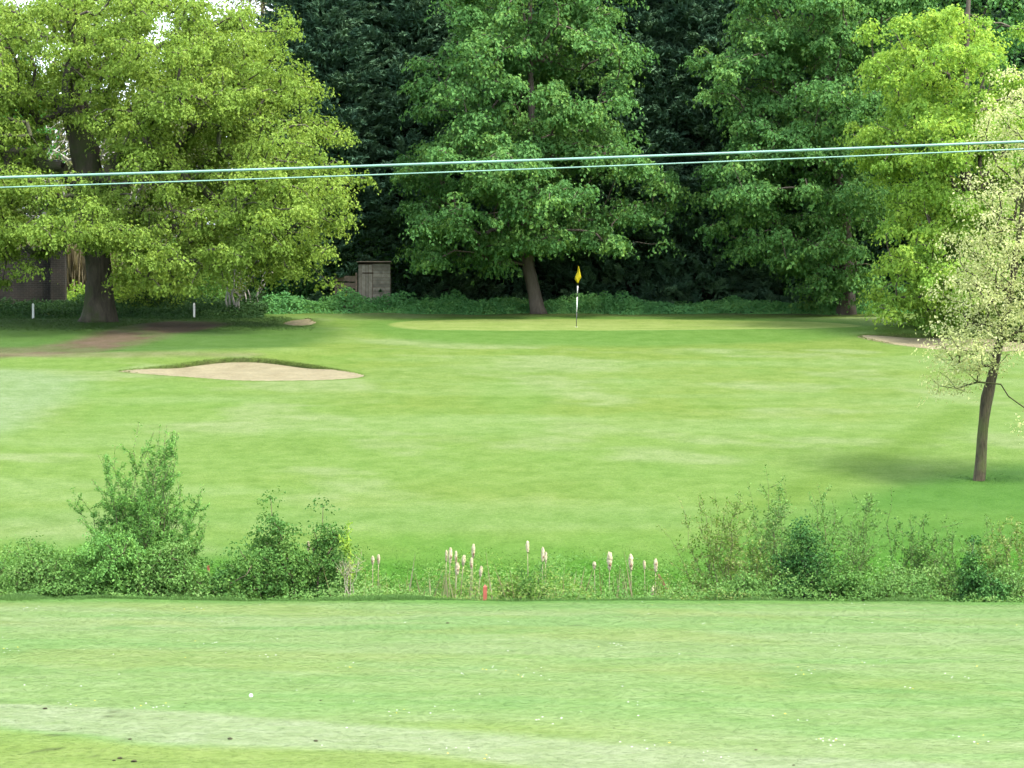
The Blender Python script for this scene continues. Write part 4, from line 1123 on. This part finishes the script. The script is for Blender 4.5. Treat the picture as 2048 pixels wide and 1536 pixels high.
for k, (px, yt, yb, wd, ln, Y, lab, gk) in enumerate(CT):
    cattail(px, yt, yb, wd, ln, Y, lab, 300 + k, 'old cattails standing in the ditch')
# dry cattail leaves and dead stalks among them
rg = np.random.default_rng(350); nb = 220
x = np.concatenate([rg.normal(-1.2, .9, 80), rg.normal(2.1, 1.0, 80), rg.uniform(-4, 5.5, 60)]); y = rg.uniform(60.6, 62.8, nb); hh = rg.uniform(.6, 1.55, nb)
D = np.stack([rg.normal(0, .22, nb), rg.normal(0, .1, nb), np.ones(nb)], 1)
tag(obj('dead_stalks', leaf_mesh('dead_stalks', np.stack([x, y, H0(x, y) + hh * .5], 1), np.stack([rg.normal(0, .4, nb), -np.ones(nb), np.zeros(nb)], 1), D, hh, np.full(nb, .018), rg.random(nb), .1), M_straw),
    'thin straw-coloured dead stalks among the cattails', None, kind='stuff')

# ------------------------------------------------------------------ grass blades
M_blade, n, p, out = mat('grass_blade')
av = N_(n, 'ShaderNodeAttribute', attribute_name='gcol', attribute_type='INSTANCER')
n.links.new(av.outputs['Color'], p.inputs['Base Color']); p.inputs['Roughness'].default_value = .6
tr = N_(n, 'ShaderNodeBsdfTranslucent'); n.links.new(av.outputs['Color'], tr.inputs[0])
mixs = N_(n, 'ShaderNodeMixShader'); mixs.inputs[0].default_value = .4
n.links.new(p.outputs[0], mixs.inputs[1]); n.links.new(tr.outputs[0], mixs.inputs[2]); n.links.new(mixs.outputs[0], out.inputs[0])

def tuft_obj(name, nb, h, wd, spread, splay, seed):
    rg = np.random.default_rng(seed); V = []; T = []
    for k in range(nb):
        a, q = rg.random() * 6.283, rg.random() ** .5 * spread
        b0 = np.array([math.cos(a) * q, math.sin(a) * q, -.004]); t = rg.random() * 6.283
        s = np.array([math.cos(t), math.sin(t), 0]) * wd * .5
        d = np.array([rg.normal(0, splay), rg.normal(0, splay), 1.0]); hh = h * rg.uniform(.5, 1.25)
        m = b0 + d * hh * .5; e = b0 + d * hh * .85 + np.array([d[0], d[1], 0]) * hh * .4
        o = len(V); V += [b0 - s, b0 + s, m + s * .8, m - s * .8, e]
        T += [[o, o + 1, o + 2], [o, o + 2, o + 3], [o + 3, o + 2, o + 4]]
    me = new_mesh(name, np.array(V), np.array(T)); me.materials.append(M_blade)
    return bpy.data.objects.new(name, me)

def scatter(name, label, x, y, scl, rgb, tuft, seed, zoff=0.0):
    rg = np.random.default_rng(seed); n = len(x)
    me = bpy.data.meshes.new(name); me.vertices.add(n)
    me.vertices.foreach_set('co', np.stack([x, y, H0(x, y) + zoff], 1).astype(np.float32).ravel())
    fattr(me, 'scl', scl); fattr(me, 'rz', rg.random(n) * 6.283); cattr(me, 'gcol', rgb)
    o = obj(name, me)
    ng = bpy.data.node_groups.new(name, 'GeometryNodeTree')
    ng.interface.new_socket('Geometry', in_out='INPUT', socket_type='NodeSocketGeometry')
    ng.interface.new_socket('Geometry', in_out='OUTPUT', socket_type='NodeSocketGeometry')
    gi, go = ng.nodes.new('NodeGroupInput'), ng.nodes.new('NodeGroupOutput')
    ip = ng.nodes.new('GeometryNodeInstanceOnPoints'); oi = ng.nodes.new('GeometryNodeObjectInfo'); oi.inputs[0].default_value = tuft
    def named(nm):
        a = ng.nodes.new('GeometryNodeInputNamedAttribute'); a.data_type = 'FLOAT'; a.inputs[0].default_value = nm; return a.outputs[0]
    cx = ng.nodes.new('ShaderNodeCombineXYZ'); ng.links.new(named('rz'), cx.inputs[2])
    L = ng.links.new
    L(gi.outputs[0], ip.inputs['Points']); L(oi.outputs['Geometry'], ip.inputs['Instance'])
    L(cx.outputs[0], ip.inputs['Rotation']); L(named('scl'), ip.inputs['Scale']); L(ip.outputs[0], go.inputs[0])
    md = o.modifiers.new('scatter', 'NODES'); md.node_group = ng
    return tag(o, label, None, kind='stuff')

short = tuft_obj('short_tuft', 30, .016, .0032, .075, .9, 1)
long_ = tuft_obj('long_tuft', 18, .15, .008, .06, .35, 2)
def wedge(n, y0, y1, rg, marg=1.0):
    y = np.sqrt(rg.uniform(y0 ** 2, y1 ** 2, n)); x = (rg.random(n) * 2 - 1) * (y * .172 + marg)
    return x, y
rg = np.random.default_rng(400)
x, y = wedge(230000, 27.5, 59.4, rg, 4.5)
c = ground_rgb(x, y) * rg.uniform(1.0, 1.2, (len(x), 1)) * 1.1
scatter('mown_grass', 'short mown grass of the near fairway', x, y, rg.uniform(.3, .7, len(x)), c, short, 1)
# longer grass along both ditch edges, round the trunks and in the rough
x1_ = rg.uniform(-17, 17, 23000); y1_ = 60.1 - np.abs(rg.normal(0, .4, 23000)) * (.3 + 1.6 * vnoise(x1_ / 1.3, x1_ * 0, 7))
x2_, y2_ = rg.uniform(-18, 18, 42000), 63.6 + 4.6 * rg.random(42000) ** 1.6
x3_, y3_ = rg.uniform(6, 14.5, 40), rg.uniform(66, 76, 40)
k3 = sdf(Z_roughR, x3_, y3_) < 0
a4, r4 = rg.random(500) * 6.283, .14 + .9 * rg.random(500) ** 1.5
bx4, by4 = (1959 - 1024) / F * 75 + np.cos(a4) * r4, 75 + np.sin(a4) * r4
x5_, y5_ = rg.uniform(-21, -7, 9000), rg.uniform(105, 114, 9000)
k5 = (sdf(Z_leftshade, x5_, y5_) < 0) & (sdf(Z_dirt, x5_, y5_) > .2)
for b in BUNKERS: k5 &= sdf(b, x5_, y5_) > .3
x = np.concatenate([x1_, x2_, x3_[k3], bx4, x5_[k5]]); y = np.concatenate([y1_, y2_, y3_[k3], by4, y5_[k5]])
s = np.concatenate([rg.uniform(.1, .8, len(x1_)) * (.25 + 1.1 * vnoise(x1_ / .7, x1_ * 0 + 3, 9)), rg.uniform(.3, .6, len(x2_)) * (1 - .75 * smooth(64.5, 68, y2_)), rg.uniform(.15, .3, k3.sum()), rg.uniform(.06, .18, 500), rg.uniform(.15, .45, k5.sum())])
c = ground_rgb(x, y) * rg.uniform(.95, 1.3, (len(x), 1)) * 1.12
scatter('rough_grass', 'longer green grass along the ditch and in the rough', x, y, s, c, long_, 3)

# ------------------------------------------------------------------ daisies, dandelions, soil clods, golf ball
DP = [(1280, 1490), (1640, 1488), (1670, 1490), (1100, 1450), (1260, 1412), (1580, 1438), (1920, 1482), (1590, 1346), (1610, 1350), (1700, 1296), (1440, 1518), (1440, 1250), (800, 1432), (830, 1425), (420, 1290), (540, 1316), (535, 1282), (690, 1338), (1060, 1356), (940, 1510), (5, 1303), (65, 1218), (395, 1220), (160, 1412), (315, 1418), (1760, 1330), (1900, 1360), (1830, 1380), (1230, 1295), (1000, 1342)]
pts = []
for q in DP:
    c0 = G(*q); k = rg.integers(3, 9)
    pts.append(np.stack([c0[0] + rg.normal(0, .16, k), c0[1] + rg.normal(0, .3, k)], 1))
xs_, ys_ = wedge(70, 28, 58, rg); pts.append(np.stack([xs_, ys_], 1))
D2 = np.concatenate(pts); k = len(D2); yel = rg.random(k) < .22
b = MB()
for q in D2:
    s = rg.uniform(.007, .013); z = float(H0(*q)) + rg.uniform(.025, .045); th = np.arange(8) / 8 * 6.283
    V = np.concatenate([[[q[0], q[1], z + s * .35]], np.stack([q[0] + s * np.cos(th), q[1] + s * np.sin(th), np.full(8, z)], 1)])
    b.add(V, None, [[0, 1 + m, 1 + (m + 1) % 8] for m in range(8)])
me = b.mesh('daisies'); fattr(me, 'tint', np.repeat(np.where(yel, 0.0, 1.0), 9))
M_daisy, n, p, out = mat('daisy_petal'); ta = N_(n, 'ShaderNodeAttribute', attribute_name='tint')
r_ = ramp(n, ta.outputs['Fac'], [(0.4, (.62, .48, .02)), (.6, (.55, .55, .53))]); n.links.new(r_.outputs[0], p.inputs['Base Color'])
tag(obj('daisies', me, M_daisy), 'tiny white daisies and yellow dandelions scattered over the near fairway', None, kind='stuff')

M_soil = plain_mat('dark_soil', (.022, .024, .014), (.06, .055, .03), 30, 1.0, .05, .6)
def clod(px, py, s, label, seed):
    rg = np.random.default_rng(seed); c = G(px, py)
    o = thing('soil_clod', (c[0], c[1], float(H0(*c))), label, 'clod', 'clods of soil on the near fairway')
    nlat, nlon = 7, 11; V = []
    for i in range(nlat):
        for j in range(nlon):
            t, f = math.pi * i / (nlat - 1), 6.283 * j / nlon
            r = .72 * s * (.75 + .5 * rg.random())
            V.append((r * 1.25 * math.sin(t) * math.cos(f), r * math.sin(t) * math.sin(f), r * .55 * math.cos(t) + s * .25))
    Q = [[i * nlon + j, (i + 1) * nlon + j, (i + 1) * nlon + (j + 1) % nlon, i * nlon + (j + 1) % nlon] for i in range(nlat - 1) for j in range(nlon)]
    obj('clod', new_mesh('clod', np.array(V), np.array(Q)), M_soil, o)
for k, (px, py, s, lab) in enumerate([(268, 1525, .034, 'largest dark soil clod near the bottom left corner'), (240, 1518, .028, 'flat soil clod left of the largest clod'), (228, 1522, .02, 'small soil clod at the left of the bottom left clods'),
        (90, 1419, .030, 'dark soil clod on the pale mown strip at the far left'), (132, 1417, .014, 'tiny soil speck right of the far left clod'), (641, 1402, .014, 'tiny dark speck on the grass right of the golf ball'),
        (371, 1407, .013, 'tiny dark speck on the grass left of the golf ball'), (260, 1480, .024, 'dark clod on the lower edge of the pale strip'), (460, 1479, .03, 'flat dark clod below the golf ball'),
        (632, 1483, .028, 'flat dark clod right of and below the golf ball'), (1512, 1501, .018, 'dark clod in the pale strip right of the bottom centre'), (1587, 1532, .016, 'dark clod at the bottom edge right of centre'), (1228, 1457, .012, 'small dark speck left of the white daisies'), (895, 1247, .03, 'flat dark clod on the grass below the big left cattail cluster')]):
    clod(px, py, s, lab, 500 + k)

# golf ball
c = G(502, 1399); rb = .0235
nlat, nlon = 26, 44
V = []; 
for i in range(nlat):
    for j in range(nlon):
        t, f = math.pi * i / (nlat - 1), 6.283185 * j / nlon
        d = 1 - .025 * (((i + j) % 2) == 0)
        V.append((rb * d * math.sin(t) * math.cos(f), rb * d * math.sin(t) * math.sin(f), rb * d * math.cos(t)))
Q = [[i * nlon + j, (i + 1) * nlon + j, (i + 1) * nlon + (j + 1) % nlon, i * nlon + (j + 1) % nlon] for i in range(nlat - 1) for j in range(nlon)]
ball = obj('golf_ball', new_mesh('golf_ball', np.array(V), np.array(Q), True), plain_mat('ball_white', (.80, .80, .80), (.85, .85, .85), 40, .35, .5), loc=(c[0], c[1], float(H0(*c)) + rb + .022))
tag(ball, 'white golf ball lying on the near fairway', 'golf ball')
